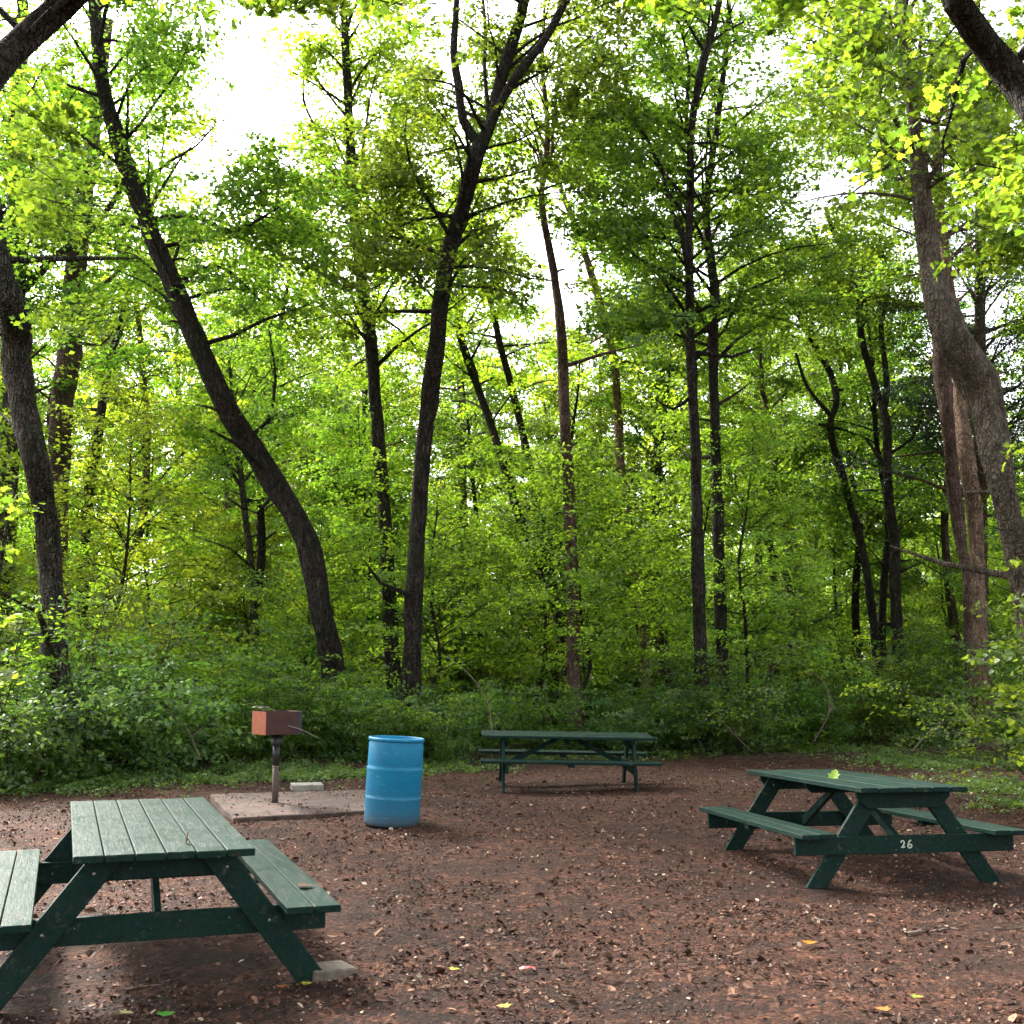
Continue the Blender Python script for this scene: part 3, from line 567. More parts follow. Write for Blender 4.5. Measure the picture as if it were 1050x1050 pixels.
for i, (x, y, sc) in enumerate([(-9, -3, .9), (-4.5, -7, 1.0), (2, -8, .95), (8, -5, 1.0), (13, 3, .9), (-13.5, 4, .95), (-15, 12, .9), (15.5, 11, .9), (0, -15, 1.1), (-9, -13, 1.1), (9, -13, 1.1), (4.5, -3.5, .85)]):  # unseen trees added around the viewer so their crowns cut the sky light
    place('woodland_tree', big[i % 3], x, y, sc, i * 1.3, 'leafy tree added out of view around the clearing to shade it', 'tree', 'unseen trees added to shade the clearing')
und = [proto_tree(41, 6.5, 1.2, .05, 34, lambda t: 2.3 - 1.2 * t, 10, .55, .10, 56, .5, BARK, LEAF_YELLOW, .12), proto_tree(42, 5.0, .8, .04, 28, lambda t: 1.9 - .9 * t, 10, .50, .10, 52, .3, BARK_L, LEAF_MAPLE, .1), proto_tree(43, 9.0, 2.0, .07, 40, lambda t: 2.6 - 1.3 * t, 10, .58, .11, 54, .6, BARK, LEAF_YELLOW, .15)]
placed = []; k = 0; tries = 0
while k < 105 and tries < 6000:
    tries += 1; y = 24.5 + 34 * R.random() ** 1.25; x = R.uniform(-.54, .54) * y; px = 525 + F * x / y
    if float(edge_mask(x, y - 1.5)) < .9 or not free(x, y, 1.9): continue
    if y < 33 and (60 < px < 130 or 225 < px < 275 or 470 < px < 600 or 630 < px < 665 or 820 < px < 935) and R.random() < .95: continue
    i = k % 3; H = (6.5, 5, 9)[i]; sc = top_limit(px, y, H * R.uniform(.75, 1.3)) / H
    lab = ('airy bright yellow-green understory tree ', 'low leafy green sapling ', 'layered yellow-green young tree ')[i] + where(px, y)
    place('understory_tree', und[i], x, y, sc, R.uniform(0, 6.28), lab, 'sapling', 'understory trees in the woods'); k += 1

def proto_shrub(seed, H, W_, nst, lsz, lm, nl=26, spr=.30):
    rng = np.random.default_rng(seed); st = Acc(); c = Acc(); sp = []
    for i in range(nst):
        az = rng.uniform(0, 6.28); L = H * rng.uniform(.7, 1.15)
        B = rand_branch(rng, [rng.normal(0, .12), rng.normal(0, .12), -.1], az, L, rng.uniform(.75, 1.4), .5, 7); st.tube(B, np.linspace(.016, .004, len(B)), 5)
        for q in range(int(10 * L)):
            u = rng.uniform(.12, 1); s = u * (len(B) - 1); a = min(int(s), len(B) - 2); p = B[a] + (B[a + 1] - B[a]) * (s - a)
            az2 = rng.uniform(0, 6.28); ln = W_ * rng.uniform(.15, .5); hd = np.array([math.cos(az2), math.sin(az2), rng.uniform(-.15, .35)])
            cpt = p + hd * ln; c.tube(np.array([p, cpt]), [.006, .003], 3); sp.append([*cpt, *hd, spr * rng.uniform(.6, 1.3), .3])
    v, f = spray_leaves(rng, np.array(sp), nl, lsz, flat=.12, jit=.5, tpl=LT_OVAL); c.tris(v, f)
    return st.mesh('stem'), c.mesh('foliage'), BARK_L, lm
shr = [proto_shrub(51, 1.7, 1.2, 11, .075, LEAF_SHRUB), proto_shrub(52, 2.6, 1.5, 12, .08, LEAF_MAPLE), proto_shrub(53, 1.2, 1.0, 10, .07, LEAF_SHRUB), proto_shrub(54, 2.2, 1.6, 12, .085, LEAF_MAPLE)]
placed = []; k = 0; tries = 0
def shrub(i, x, y, sc, px):
    lab = ('rounded blue-green shrub ', 'tall leggy green shrub ', 'low dense blue-green shrub ', 'spreading mid-green shrub ')[i] + where(px, y)
    place('woodland_shrub', shr[i], x, y, sc, R.uniform(0, 6.28), lab, 'shrub', 'shrubs along the wood edge')
for (px, y, i, sc) in [(20, 17.2, 0, 1.25), (100, 18.6, 0, 1.35), (150, 19.5, 0, 1.3), (60, 20.5, 1, 1.2), (190, 20.5, 2, 1.2), (130, 21.5, 1, 1.15), (-40, 17.5, 1, 1.2), (395, 23.2, 0, .9), (450, 23, 0, .95), (360, 24.4, 2, 1), (660, 23.6, 0, .9), (700, 24.2, 0, 1), (610, 25, 2, 1.1), (500, 24.6, 2, 1), (760, 24.4, 0, 1.1), (830, 25, 3, .9), (1120, 14.5, 1, 1.0), (945, 25.5, 2, .7), (1062, 22, 1, 1.0)]:
    p = at(px, 700, y); placed.append((p.x, y)); shrub(i, p.x, y, sc, px)
while k < 130 and tries < 8000:
    tries += 1; y = 21 + 24 * R.random() ** 1.5; x = R.uniform(-.52, .52) * y; px = 525 + F * x / y
    if float(edge_mask(x, y - .8)) < .95 or not free(x, y, 1.15) or (965 < px < 1045 and y < 27): continue
    shrub(R.choice([0, 1, 1, 2, 3, 3]), x, y, R.uniform(.75, 1.2), px); k += 1

def far_wood():
    rng = np.random.default_rng(77); n = 6500
    x = rng.uniform(-62, 62, n); y = rng.uniform(74, 95, n); z = 14.5 * rng.random(n) ** 1.1 * (.8 + .25 * np.sin(x * .33) * np.sin(x * .11 + 1)) + .5
    hd = rng.normal(0, 1, (n, 3)); sp = np.column_stack([x, y, z, hd[:, 0], hd[:, 1], hd[:, 2] * .2, rng.uniform(.8, 1.6, n), np.full(n, .5)])
    v, f = spray_leaves(rng, sp, 22, .42, flat=.3, jit=.8)
    a = Acc(); a.tris(v, f); me = a.mesh('far_woodland')
    tag(link('far_woodland', me, LEAF_YELLOW), 'far bright green woodland closing the view', 'woodland', kind='stuff')
far_wood()

def ground_cover():
    rng = np.random.default_rng(88); C = []
    for (px, y, rx, ry, n) in [(120, 18.5, 3.4, 1.1, 2300), (30, 17.4, 2.4, 1.4, 1500), (260, 19.6, 2.0, .7, 900), (330, 19.0, 1.3, .7, 800), (450, 20.2, 1.2, .6, 350), (400, 21.5, 2, .6, 400), (560, 22.6, 5, .5, 500), (800, 23.6, 5, .5, 400), (960, 21.2, 1.5, 1.2, 600), (1020, 17.2, 1.6, 1.5, 700), (1045, 15, .8, .9, 300), (925, 22.5, 1.2, .7, 400), (1000, 24, 4, 1.5, 500), (200, 23, 6, 1.5, 900)]:
        p = at(px, 760, y); m = rng.normal(0, .5, (int(n * .7), 2)) * (rx, ry) + (p.x, y); C.append(m)
    C = np.vstack(C); cl = np.sin(C[:, 0] * 3.1 + np.sin(C[:, 1] * 4)) * np.sin(C[:, 1] * 3.7 + C[:, 0] * 1.3); C = C[(cl > -.15) | (rng.random(len(C)) < .15)]; k = 9; m = np.repeat(C, k, 0) + rng.normal(0, .06, (len(C) * k, 2)); z = gh(m[:, 0], m[:, 1]) + rng.uniform(.01, .15, len(m)) * (.5 + .5 * np.sin(m[:, 0] * 5) ** 2)
    P = np.column_stack([m, z]); N = np.array([0, 0, 1.]) + rng.normal(0, .5, P.shape); H = rng.normal(0, 1, P.shape); H[:, 2] *= .4
    v, f = leaves(P, N, H, rng.uniform(.022, .07, len(P)), LT_SIMPLE); a = Acc(); a.tris(v, f)
    tag(link('ground_cover', a.mesh('ground_cover'), LEAF_GRASS), 'low bright green ground cover along the edge of the clearing', 'ground cover', kind='stuff')
ground_cover()

def litter():
    rng = np.random.default_rng(99); n = 350000
    y = 3.5 + 22 * rng.random(n) ** 1.15; x = rng.uniform(-.62, .62, n) * (y + 1)
    cl = np.sin(x * 2.1 + 1.3 * np.sin(y * 1.7)) * np.sin(y * 2.6 + x) ; keep = rng.random(n) < .5 + .34 * cl + .16 * np.sin(x * 7 + 2 * np.sin(y * 5)) * np.sin(y * 8) - .22 * soil_shade_mask(x, y); x = x[keep]; y = y[keep]; n = len(x)
    zz = gh(x, y) + rng.uniform(.003, .018, n)
    cs = [(-3.03, 13.13), (-1.38, 13.93), (-1.93, 16.2), (-3.92, 15.62)]; ins = np.ones(n, bool)
    for (ax, ay), (bx, by) in zip(cs, cs[1:] + cs[:1]): ins &= (bx - ax) * (y - ay) - (by - ay) * (x - ax) > -.01
    zz[ins] = .099 + rng.uniform(0, .008, ins.sum()); drop = ins & (rng.random(n) < .6 + .35 * np.sin(x * 5) * np.sin(y * 4)); x, y, zz = x[~drop], y[~drop], zz[~drop]; n = len(x)
    P = np.column_stack([x, y, zz]); N = np.array([0, 0, 1.]) + rng.normal(0, .5, P.shape); H = rng.normal(0, 1, P.shape); H[:, 2] *= .1
    s = .008 + .027 * rng.random(n) ** 2.4; big_ = rng.random(n) < .012; s[big_] = rng.uniform(.04, .075, big_.sum())
    v, f = leaves(P, N, H, s * 1.25, LT_OVAL); a = Acc(); a.tris(v, f)
    tag(link('leaf_litter', a.mesh('leaf_litter'), LITTER), 'scattered dead leaves and bark chips on the brown ground', 'leaf litter', kind='stuff')
    # small twigs
    a = Acc()
    for i in range(900):
        yy = 4 + 18 * R.random() ** 1.3; xx = R.uniform(-.5, .5) * yy; z = float(gh(xx, yy)) + .01; an = R.uniform(0, 3.14); L = R.uniform(.03, .18)
        a.tube(np.array([[xx, yy, z], [xx + L * .5 * math.cos(an + .3), yy + L * .5 * math.sin(an + .3), z + R.uniform(0, .008)], [xx + L * math.cos(an), yy + L * math.sin(an), z + R.uniform(0, .012)]]), [.0025, .003, .0015], 3)
    tag(link('twig_litter', a.mesh('twig_litter'), simple('twig_bark', (.10, .06, .04), .9, (.045, .028, .02), 25, .3)), 'tiny broken twigs strewn over the ground', 'twigs', kind='stuff')
litter()

# ---------------------------------------------------------------- bmesh helpers for built things
def bm_box(bm, c, s, mat=None, bev=.004):
    r = bmesh.ops.create_cube(bm, size=1.0); vs = r['verts']
    for v in vs: v.co = Vector((v.co.x * s[0] + c[0], v.co.y * s[1] + c[1], v.co.z * s[2] + c[2]))
    if bev:
        es = {e for v in vs for e in v.link_edges}; r2 = bmesh.ops.bevel(bm, geom=list(es), offset=bev, segments=1, affect='EDGES'); vs = list({v for f in r2['faces'] for v in f.verts} | {v for v in vs if v.is_valid})
    if mat is not None: bmesh.ops.transform(bm, matrix=mat, verts=[v for v in vs if v.is_valid])
    return vs
def bm_prism(bm, poly, axis, a, b):
    """poly of 2D points in the plane normal to axis ('x': (y,z), 'y': (x,z), 'z': (x,y)), extruded a..b"""
    mk = {'x': lambda p, t: (t, p[0], p[1]), 'y': lambda p, t: (p[0], t, p[1]), 'z': lambda p, t: (p[0], p[1], t)}[axis]
    v0 = [bm.verts.new(mk(p, a)) for p in poly]; v1 = [bm.verts.new(mk(p, b)) for p in poly]; n = len(poly)
    fs = [bm.faces.new(v0[::-1]), bm.faces.new(v1)] + [bm.faces.new((v0[i], v0[(i + 1) % n], v1[(i + 1) % n], v1[i])) for i in range(n)]
    bmesh.ops.recalc_face_normals(bm, faces=fs)
def bm_obj(name, bm, mats, parent=None, smooth=False, bevel=0):
    bmesh.ops.recalc_face_normals(bm, faces=bm.faces[:])
    me = bpy.data.meshes.new(name); bm.to_mesh(me); bm.free()
    if smooth:
        for p in me.polygons: p.use_smooth = True
    o = link(name, me, mats, parent)
    if bevel:
        m = o.modifiers.new('bevel', 'BEVEL'); m.width = bevel; m.segments = 1; m.limit_method = 'ANGLE'
    return o
def lathe(bm, prof, seg=48, c=(0, 0)):
    rings = [[bm.verts.new((c[0] + r * math.cos(2 * math.pi * i / seg), c[1] + r * math.sin(2 * math.pi * i / seg), z)) for i in range(seg)] for r, z in prof]
    for a, b in zip(rings, rings[1:]):
        for i in range(seg): bm.faces.new((a[i], a[(i + 1) % seg], b[(i + 1) % seg], b[i]))
    return rings
def bm_tube(bm, P, r, seg=8):
    v, f = tube(np.array(P, float), np.full(len(P), r) if np.isscalar(r) else r, seg); vs = [bm.verts.new(p) for p in v]
    for q in f: bm.faces.new([vs[i] for i in q])
    for ring in (vs[:seg], vs[-seg:]):
        try: bm.faces.new(ring)
        except ValueError: pass

# ---------------------------------------------------------------- picnic tables
def picnic_table(label, loc, yaw, tx, ty, L, w, bi, bw_, zb, fx, fy, zt, bf, outside, seed, warp=0.0):
    rs = random.Random(seed)
    o = empty('picnic_table', loc, label, 'picnic table', 'green picnic tables in the clearing', (ty, -tx, yaw))
    th = .038
    def planks(name, x0, x1, n, z, half, lab=None, parent=o):
        bm = bmesh.new(); g = .007; pw = (x1 - x0 - g * (n - 1)) / n
        for i in range(n):
            c = x0 + pw / 2 + i * (pw + g); e = rs.uniform(-.006, .006)
            m = 6; vs = bm_box(bm, (c, e, z - th / 2 + rs.uniform(-.0015, .0015)), (pw, 2 * half, th), bev=.004)
        return bm_obj(name, bm, GREEN, parent)
    planks('tabletop', -w / 2, w / 2, 6, zt, L / 2)
    for s in (-1, 1):
        planks('seat', *sorted((s * bi, s * (bi + bw_))), 2, zb, bf)
    ys = fy; tk = .04; d = tk + .002
    for s in (-1, 1):
        yl = s * ys; yo = yl + (s * d if outside else -s * d)
        for q in (-1, 1):                                          # splayed leg
            bm = bmesh.new(); xt = .23 if outside else .27; zt_ = zt - th - .004
            a = math.atan2(zt_, fx - xt); hw = .14 / math.sin(a) / 2
            bm_prism(bm, [(q * (xt - hw), zt_), (q * (xt + hw), zt_), (q * (fx + hw), -.03), (q * (fx - hw), -.03)], 'y', yl - tk / 2, yl + tk / 2)
            lg = bm_obj('leg', bm, GREEN, o, bevel=.004)
            bm = bmesh.new()
            for (bx_, bz_) in ((xt + (fx - xt) * .12, zt_ - zt_ * .12), (xt + (fx - xt) * .53, zt_ * .47)):
                lathe(bm, [(0.0001, .004), (.006, .003), (.009, 0)], 8); vs = bm.verts[-24:] if False else None
                n = 24; bm.verts.ensure_lookup_table(); vv = bm.verts[-n:]
                ysd = (yl + s * tk / 2) if not outside else (yl - s * tk / 2)
                sg = s if not outside else -s
                for v in vv: v.co = Vector((q * bx_ + v.co.x, ysd + sg * v.co.z, bz_ + v.co.y))
            bm_obj('bolt', bm, STEEL, lg)
        bm = bmesh.new(); hb = bi + bw_ - .02                      # beam carrying the seats
        bm_prism(bm, [(-hb, zb - th - .003), (hb, zb - th - .003), (hb, zb - th - .143), (-hb, zb - th - .143)], 'y', yo - tk / 2, yo + tk / 2)
        bmo = bm_obj('seat_beam', bm, GREEN, o, bevel=.004)
        if outside and s < 0: beam = (bmo, yo - tk / 2, zb - th - .073)
        bm = bmesh.new(); hc = w / 2 - .05
        bm_prism(bm, [(-hc, zt - th - .002), (hc, zt - th - .002), (hc, zt - th - .045), (hc - .09, zt - th - .135), (-hc + .09, zt - th - .135), (-hc, zt - th - .045)], 'y', yo - tk / 2, yo + tk / 2)
        bm_obj('top_cleat', bm, GREEN, o, bevel=.004)
        bm = bmesh.new(); y1 = yo - s * tk / 2 - s * .002; y1 = min(abs(y1), ys - tk / 2) - .0; z0, z1 = zt - th - .05, zb - th - .085    # diagonal brace
        a = math.atan2(z0 - z1, y1 - .1); t = .05 / math.cos(a) 
        bm_prism(bm, [(s * .05, zt - th - .004), (s * .16, zt - th - .004), (s * y1, z1 + t * .75), (s * y1, z1 - t)], 'x', -.02, .02)
        bm_obj('brace', bm, GREEN, o, bevel=.004)
    bm = bmesh.new(); hc = w / 2 - .06
    bm_prism(bm, [(-hc, zt - th - .002), (hc, zt - th - .002), (hc, zt - th - .03), (hc - .06, zt - th - .09), (-hc + .06, zt - th - .09), (-hc, zt - th - .03)], 'y', -.02, .02); bm_obj('top_cleat', bm, GREEN, o, bevel=.004)
    for s in (-1, 1):
        bm = bmesh.new(); bm_box(bm, (s * (bi + bw_ / 2), 0, zb - th - .022), (bw_ - .03, .09, .038)); bm_obj('seat_cleat', bm, GREEN, o)
    return o, (beam if outside else None)
tA, _ = picnic_table('large green picnic table in the left foreground seen end-on, one foot on a concrete block', (-2.208, 7.348, .02), .362, -.006, .010, 2.427, .90, .625, .29, .447, .85, .95, .76, 1.224, False, 1)
tB, beam = picnic_table('green picnic table on the right with 26 painted on its end beam', (2.973, 10.666, -.005), .174, -.003, -.024, 2.434, .906, .672, .287, .405, .755, .97, .75, 1.22, True, 2)
tC, _ = picnic_table('smallest and farthest green picnic table, seen side-on at the wood edge', (.785, 17.476, .02), -1.528, -.03, -.019, 2.48, .878, .561, .286, .427, .695, .936, .741, 1.262, False, 3)
def number26():
    b, y0, z0 = beam; bm = bmesh.new()
    def ribbon(pts, wd=.0075):
        pts = [Vector((p[0], 0, p[1])) for p in pts]; L = []
        for i, p in enumerate(pts):
            t = (pts[min(i + 1, len(pts) - 1)] - pts[max(i - 1, 0)]).normalized(); n = Vector((-t.z, 0, t.x)) * wd * (1 + .2 * math.sin(i * 2.1))
            L.append((bm.verts.new(p + n), bm.verts.new(p - n)))
        for a, c in zip(L, L[1:]): bm.faces.new((a[0], c[0], c[1], a[1]))
    two = [(-.062, .018), (-.052, .033), (-.036, .036), (-.024, .024), (-.028, .004), (-.044, -.016), (-.058, -.028), (-.04, -.026), (-.016, -.022)]
    six = [(.050, .040), (.030, .030), (.016, .006), (.012, -.016), (.022, -.032), (.040, -.034), (.054, -.022), (.052, -.006), (.038, .002), (.020, -.006)]
    ribbon(two); ribbon(six)
    for v in bm.verts: v.co = Vector((v.co.x * .8, y0 - .0025, v.co.z * .8 + z0))
    bm_obj('painted_number', bm, PAINTW, tB)['label'] = 'hand-painted white number 26'
number26()

# ---------------------------------------------------------------- barrel
def barrel():
    o = empty('barrel', (-1.295, 12.95, float(gh(-1.295, 12.95)) - .005), 'blue plastic drum open at the top, used as a trash barrel', 'barrel', rot=(0, .05, 0))
    Rr = .298; H = .93; bm = bmesh.new()
    prof = [(.0, .012), (Rr * .86, .012), (Rr * .93, .0), (Rr * .985, .02), (Rr, .06), (Rr * 1.0, .27), (Rr * 1.015, .285), (Rr * 1.015, .30), (Rr * .985, .312), (Rr * 1.0, .33), (Rr * 1.005, .57), (Rr * 1.02, .59), (Rr * 1.02, .605), (Rr * .98, .62), (Rr * .995, .64), (Rr * .985, .86), (Rr * .96, .895), (Rr * .965, .905)]
    inner = [(Rr * .93, .905), (Rr * .93, .85), (Rr * .955, .6), (Rr * .955, .05), (0.0, .03)]
    rings = lathe(bm, [(max(r, .0005), z) for r, z in prof + inner], 64)
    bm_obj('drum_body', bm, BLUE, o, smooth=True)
    bm = bmesh.new(); lathe(bm, [(Rr * .965 - .01, .893), (Rr * .99, .887), (Rr * 1.012, .895), (Rr * 1.018, .910), (Rr * 1.0, .924), (Rr * .965, .926), (Rr * .945, .918), (Rr * .94, .9)], 64)
    bm_obj('rim', bm, BLUE, o, smooth=True)
barrel()

# ---------------------------------------------------------------- grill, slab, pavers
SLAB = .095
def slab():
    c = [(-3.03, 13.13), (-1.38, 13.93), (-1.93, 16.2), (-3.92, 15.62)]
    o_ = Vector((-2.56, 14.75, .0)); bm = bmesh.new(); pts = []
    rs = random.Random(4)
    for i in range(4):
        a, b = Vector(c[i]), Vector(c[(i + 1) % 4])
        for k in range(10): p = a.lerp(b, k / 10) + Vector((rs.uniform(-.012, .012), rs.uniform(-.012, .012))); pts.append((p.x - o_.x, p.y - o_.y))
    bm_prism(bm, pts, 'z', -.12, SLAB)
    o = bm_obj('concrete_slab', bm, CONC, None, bevel=.012); o.location = o_
    tag(o, 'low stained reddish concrete pad under the grill post', 'concrete slab')
slab()
def grill():
    p = (-2.88, 14.62); o = empty('charcoal_grill', (p[0], p[1], SLAB), 'rusty pedestal grill with a box firebox on a black post', 'grill')
    bm = bmesh.new(); lathe(bm, [(.0005, -.04), (.040, -.04), (.038, .44), (.0005, .44)], 20); bm_obj('lower_post', bm, POSTBR, o, smooth=True)
    bm = bmesh.new(); lathe(bm, [(.0005, .435), (.043, .435), (.044, .72), (.0005, .72)], 20)
    up = bm_obj('upper_post', bm, BLACK, o, smooth=True)
    bm = bmesh.new(); lathe(bm, [(.041, .425), (.047, .428), (.047, .436), (.041, .44)], 20); bm_obj('collar', bm, WIRE, up, smooth=True)
    bm = bmesh.new(); lathe(bm, [(.0005, .69), (.062, .69), (.066, .70), (.066, .81), (.0005, .81)], 20); bm_obj('swivel_sleeve', bm, BLACK, o, smooth=True)
    fb = bpy.data.objects.new('firebox', bpy.data.meshes.new('firebox')); yaw = .62; wx, wy, h, t = .47, .42, .275, .006; z0 = .82
    Rz = Matrix.Rotation(yaw, 4, 'Z')
    def part(name, c, s, mat, parent, bev=.002):
        bm = bmesh.new(); bm_box(bm, c, s, Rz, bev); return bm_obj(name, bm, mat, parent)
    COL.objects.unlink(fb) if fb.name in COL.objects else None; bpy.data.objects.remove(fb)
    fb = part('firebox', (0, 0, z0 + t / 2), (wx - .002, wy - .002, t), BLACK, o)
    part('front_panel', (-.035, -wy / 2, z0 + h / 2), (wx - .07, t, h), DARKRUST, fb)
    part('corner_panel', (wx / 2 - .035, -wy / 2 - .001, z0 + h / 2), (.068, t, h), BLACK, fb)
    part('rusty_side_panel', (-wx / 2, .0, z0 + h / 2), (t, wy - .008, h), RUST, fb)['label'] = 'bright orange rusted side panel'
    part('side_panel', (wx / 2, .0, z0 + h / 2), (t, wy - .008, h), DARKRUST, fb)
    part('back_panel', (0, wy / 2, z0 + h / 2), (wx, t, h), DARKRUST, fb)
    bm = bmesh.new()
    for i in range(13):
        x = -wx / 2 + .03 + i * (wx - .06) / 12; q = [Rz @ Vector((x, -wy / 2 + .02, z0 + h - .03)), Rz @ Vector((x, wy / 2 - .02, z0 + h - .03))]; bm_tube(bm, q, .005, 6)
    gr = bm_obj('cooking_grate', bm, BLACK, o)
    for k in (0, 1):
        bm = bmesh.new(); P = []
        for i in range(9):
            a = i / 8; v = Rz @ Vector((-wx / 2 - .06 + a * .20, -.12 + k * .2 - .02 * a, z0 + h + .005 + .055 * math.sin(math.pi * (.25 + .75 * a)))); P.append(v)
        bm_tube(bm, P, .005, 6); bm_obj('coil_handle', bm, WIRE, gr)
    bm = bmesh.new(); P = [Rz @ Vector((.04 + a * .40, -wy / 2 - .02 - .03 * math.sin(a * 3), z0 + .105 - .10 * a - .06 * a * a)) for a in [i / 8 for i in range(9)]]; bm_tube(bm, P, .006, 6)
    bm_obj('side_handle', bm, WIRE, o)
grill()
def block(name, label, loc, s, yaw, mat, tilt=(0, 0)):
    bm = bmesh.new(); bm_box(bm, (0, 0, s[2] / 2), s, bev=.008); o = bm_obj(name, bm, mat); o.location = loc; o.rotation_euler = (tilt[0], tilt[1], yaw)
    return tag(o, label, 'concrete block')
block('concrete_block', 'dirty concrete block under the right foot of the large left table', (-1.03, 6.86, -.03), (.26, .20, .085), .62, CONC3, (.03, .06))
block('concrete_paver', 'small pale concrete paver on the ground behind the grill post', (-2.92, 17.1, .0), (.44, .42, .085), .25, CONC2)

# ---------------------------------------------------------------- loose leaves, sticks and litter one can point to
def fallen_leaf(label, loc, size, col, yaw, name='fallen_leaf', stand=0.0):
    T, Fc = LT_MAPLE; me = np_mesh(name, T * np.array([size, size, size * 1.6]) - np.array([size * .4, 0, 0]), [Fc])
    o = link(name, me, flat_leaf_mat('leaf_' + name + label[:6].strip(), col)); o.location = loc; o.rotation_euler = (0, stand, yaw)
    return tag(o, label, 'leaf')
def gpt(px, py, dz=.018):
    for z in (0,):
        X = (px - 525) / F; Z = (py - 525) / F; c, s = math.cos(PITCH), math.sin(PITCH); d = (X, c + s * Z, s - c * Z); t = -CH / d[2]
        x, y = d[0] * t, d[1] * t; return (x, y, float(gh(x, y)) + dz)
fallen_leaf('orange maple leaf on the ground in front of the numbered table', gpt(831, 975, .03), .085, (.75, .28, .02), 1.0)
fallen_leaf('orange-brown leaf on the ground at the bottom right', gpt(905, 1043, .02), .07, (.55, .25, .05), 2.2)
fallen_leaf('small yellow leaf lying left of the red wrapper', gpt(466, 996, .03), .06, (.70, .62, .10), .4)
fallen_leaf('yellow leaf at the bottom centre below the red wrapper', gpt(516, 1035, .02), .07, (.66, .56, .12), 2.6)
fallen_leaf('yellow leaf on the soil right of the concrete block foot', gpt(315, 1014, .02), .06, (.75, .62, .08), .8)
fallen_leaf('orange leaf beside the yellow one right of the block foot', gpt(288, 1017, .02), .055, (.55, .16, .06), 2.0)
fallen_leaf('fresh green leaf on the soil at the bottom left', gpt(171, 1043, .02), .085, (.12, .42, .05), 1.4)
fallen_leaf('pale yellow leaf left of the fresh green leaf', gpt(128, 1041, .02), .07, (.62, .55, .25), .2)
fallen_leaf('green and yellow leaf at the lower right below the sticks', gpt(941, 1030, .02), .06, (.35, .45, .06), .2)
fallen_leaf('bright yellow-green leaf standing curled on the numbered table top', (2.80, 10.42, .79), .10, (.30, .46, .05), .9, stand=-.9)
fallen_leaf('brown curled leaf standing in a gap of the large table top', (-1.745, 6.50, .80), .07, (.17, .08, .04), .35, stand=-1.45)
fallen_leaf('tan dead leaf lying on the right seat of the large table', (-1.19, 6.98, .462), .09, (.16, .07, .035), .3)
def wrapper():
    x, y, z = gpt(541, 995, .02); bm = bmesh.new(); rs = random.Random(3); n = 5
    g = [[bm.verts.new(((i - 2) * .022 + rs.uniform(-.004, .004), (j - 1) * .018 + rs.uniform(-.004, .004), rs.uniform(0, .018))) for j in range(3)] for i in range(n)]
    for i in range(n - 1):
        for j in range(2): bm.faces.new((g[i][j], g[i + 1][j], g[i + 1][j + 1], g[i][j + 1]))
    o = bm_obj('candy_wrapper', bm, RED); o.location = (x, y, z); tag(o, 'crumpled red and white wrapper lying on the mulch', 'wrapper')
wrapper()
def stick(label, pts, r, name='fallen_stick', mat=None):
    P = [np.array(gpt(a, b, r * .9)) for a, b in pts]; P, rr = catmull(P, np.linspace(r, r * .5, len(P)), .1); a = Acc(); P = P + np.random.default_rng(len(label)).normal(0, r * .3, P.shape)
    c = P.mean(0); a.tube(P, rr, 7); o = link(name, a.mesh(name, c), mat or DEADWOOD); o.location = c; return tag(o, label, 'stick')
stick('fallen stick with a pale end on the lower right ground', [(930, 961), (945, 957), (960, 955)], .012)
stick('thinner stick continuing right of the pale-ended one', [(962, 955), (972, 952), (982, 953)], .007)
stick('stick at the right edge of the lower ground', [(1020, 953), (1036, 954), (1060, 951)], .010)
stick('short stick in front of the numbered table', [(835, 942), (845, 945), (856, 946)], .009)
stick('thin twig on the dark soil left of the block foot', [(128, 1014), (145, 1011), (165, 1010)], .007)
stick('short pale log on the ground behind the numbered table', [(935, 847), (952, 848), (974, 850)], .045, 'short_log')
def dead_branch(label, pts, r):
    P, rr = catmull([at(a, b, y) for a, b, y in pts], np.linspace(r, r * .3, len(pts)), .15); rng = np.random.default_rng(len(label) * 7); a = Acc(); a.tube(P, rr, 6, .08, rng)
    for q in range(5):
        k = int(rng.uniform(.25, .95) * (len(P) - 2)); d = rng.normal(0, 1, 3); d[2] = abs(d[2]) * .6; d /= np.linalg.norm(d); L = rng.uniform(.15, .5); a.tube(np.array([P[k], P[k] + d * L * .5, P[k] + d * L + rng.normal(0, .05, 3)]), [rr[k] * .6, rr[k] * .45, .002], 4)
    c = P[0].copy(); c[2] = float(gh(c[0], c[1])); o = link('dead_branch', a.mesh('dead_branch', c), DEADWOOD); o.location = c; tag(o, label, 'branch')
dead_branch('bare arching dead branch among the shrubs behind the concrete paver', [(300, 770, 20.5), (285, 740, 20.6), (255, 722, 20.8), (225, 720, 21)], .014)
dead_branch('bare dead branch leaning in the left shrubs', [(205, 778, 19.2), (190, 745, 19.2), (160, 722, 19), (130, 715, 18.8)], .016)
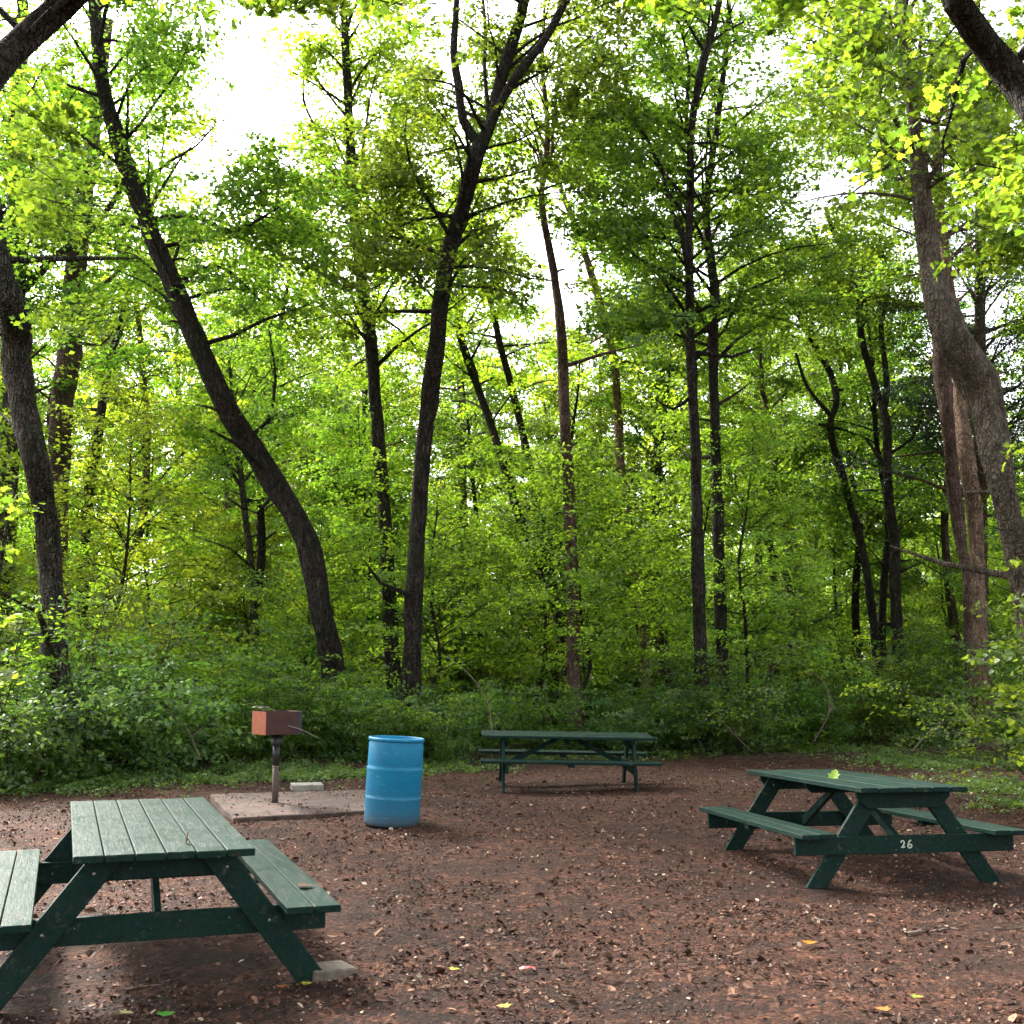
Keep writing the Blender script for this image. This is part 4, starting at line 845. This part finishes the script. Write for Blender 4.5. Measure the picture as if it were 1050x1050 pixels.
dead_branch('bare curved branch rising behind the left end of the far picnic table', [(505, 755, 20.6), (500, 720, 20.8), (480, 690, 21), (455, 672, 21.2)], .012)
dead_branch('bare curved branch in the shrubs left of the numbered table', [(835, 760, 22.3), (850, 730, 22), (845, 700, 22), (820, 680, 22)], .013)
dead_branch('thin dead branch poking from the shrubs right of the far picnic table', [(770, 770, 22), (750, 750, 21.8), (735, 735, 21.6)], .012)
dead_branch('thin leaning dead branch at the foot of the stripped trunk', [(935, 770, 22.5), (960, 745, 22.8), (985, 735, 23.4)], .016)
for i, (p, lab) in enumerate([([(150, 800), (160, 778), (168, 762)], 'dead branch poking out of the left shrubs'), ([(225, 792), (245, 783), (262, 786)], 'dead stick on the ground cover left of the grill'), ([(395, 778), (440, 768), (470, 775)], 'dead branch on the ground behind the barrel')]):
    stick(lab, p, .018)

def haze():
    bm = bmesh.new(); bm_box(bm, (0, 35, 17.5), (170, 170, 41), bev=0)
    m = bpy.data.materials.new('air'); m.use_nodes = True; t = m.node_tree; t.nodes.clear(); o_ = t.nodes.new('ShaderNodeOutputMaterial'); v = t.nodes.new('ShaderNodeVolumePrincipled')
    v.inputs['Color'].default_value = (1, 1, .94, 1); v.inputs['Density'].default_value = HAZE; v.inputs['Anisotropy'].default_value = .3; t.links.new(v.outputs[0], o_.inputs['Volume'])
    tag(bm_obj('haze', bm, m), kind='stuff')
HAZE = 0
if HAZE: haze()
# things that read alike: say which is nearer
_by = {}
for o in COL.objects:
    if 'label' in o and 'category' in o and o.location.y > 12.5: _by.setdefault(o['label'], []).append(o)
for lab, L in _by.items():
    n = len(L)
    if n < 2: continue
    if n <= 3: L.sort(key=lambda o: o.location.y); w = ['nearer', 'farther'] if n == 2 else ['nearest', 'middle', 'farthest']
    else: L.sort(key=lambda o: o.location.x / o.location.y); w = [a + ' from left' for a in ('first', 'second', 'third', 'fourth', 'fifth', 'sixth', 'seventh', 'eighth', 'ninth', 'tenth', 'eleventh', 'twelfth')]
    for o, t in zip(L, w): o['label'] = lab + ', ' + t
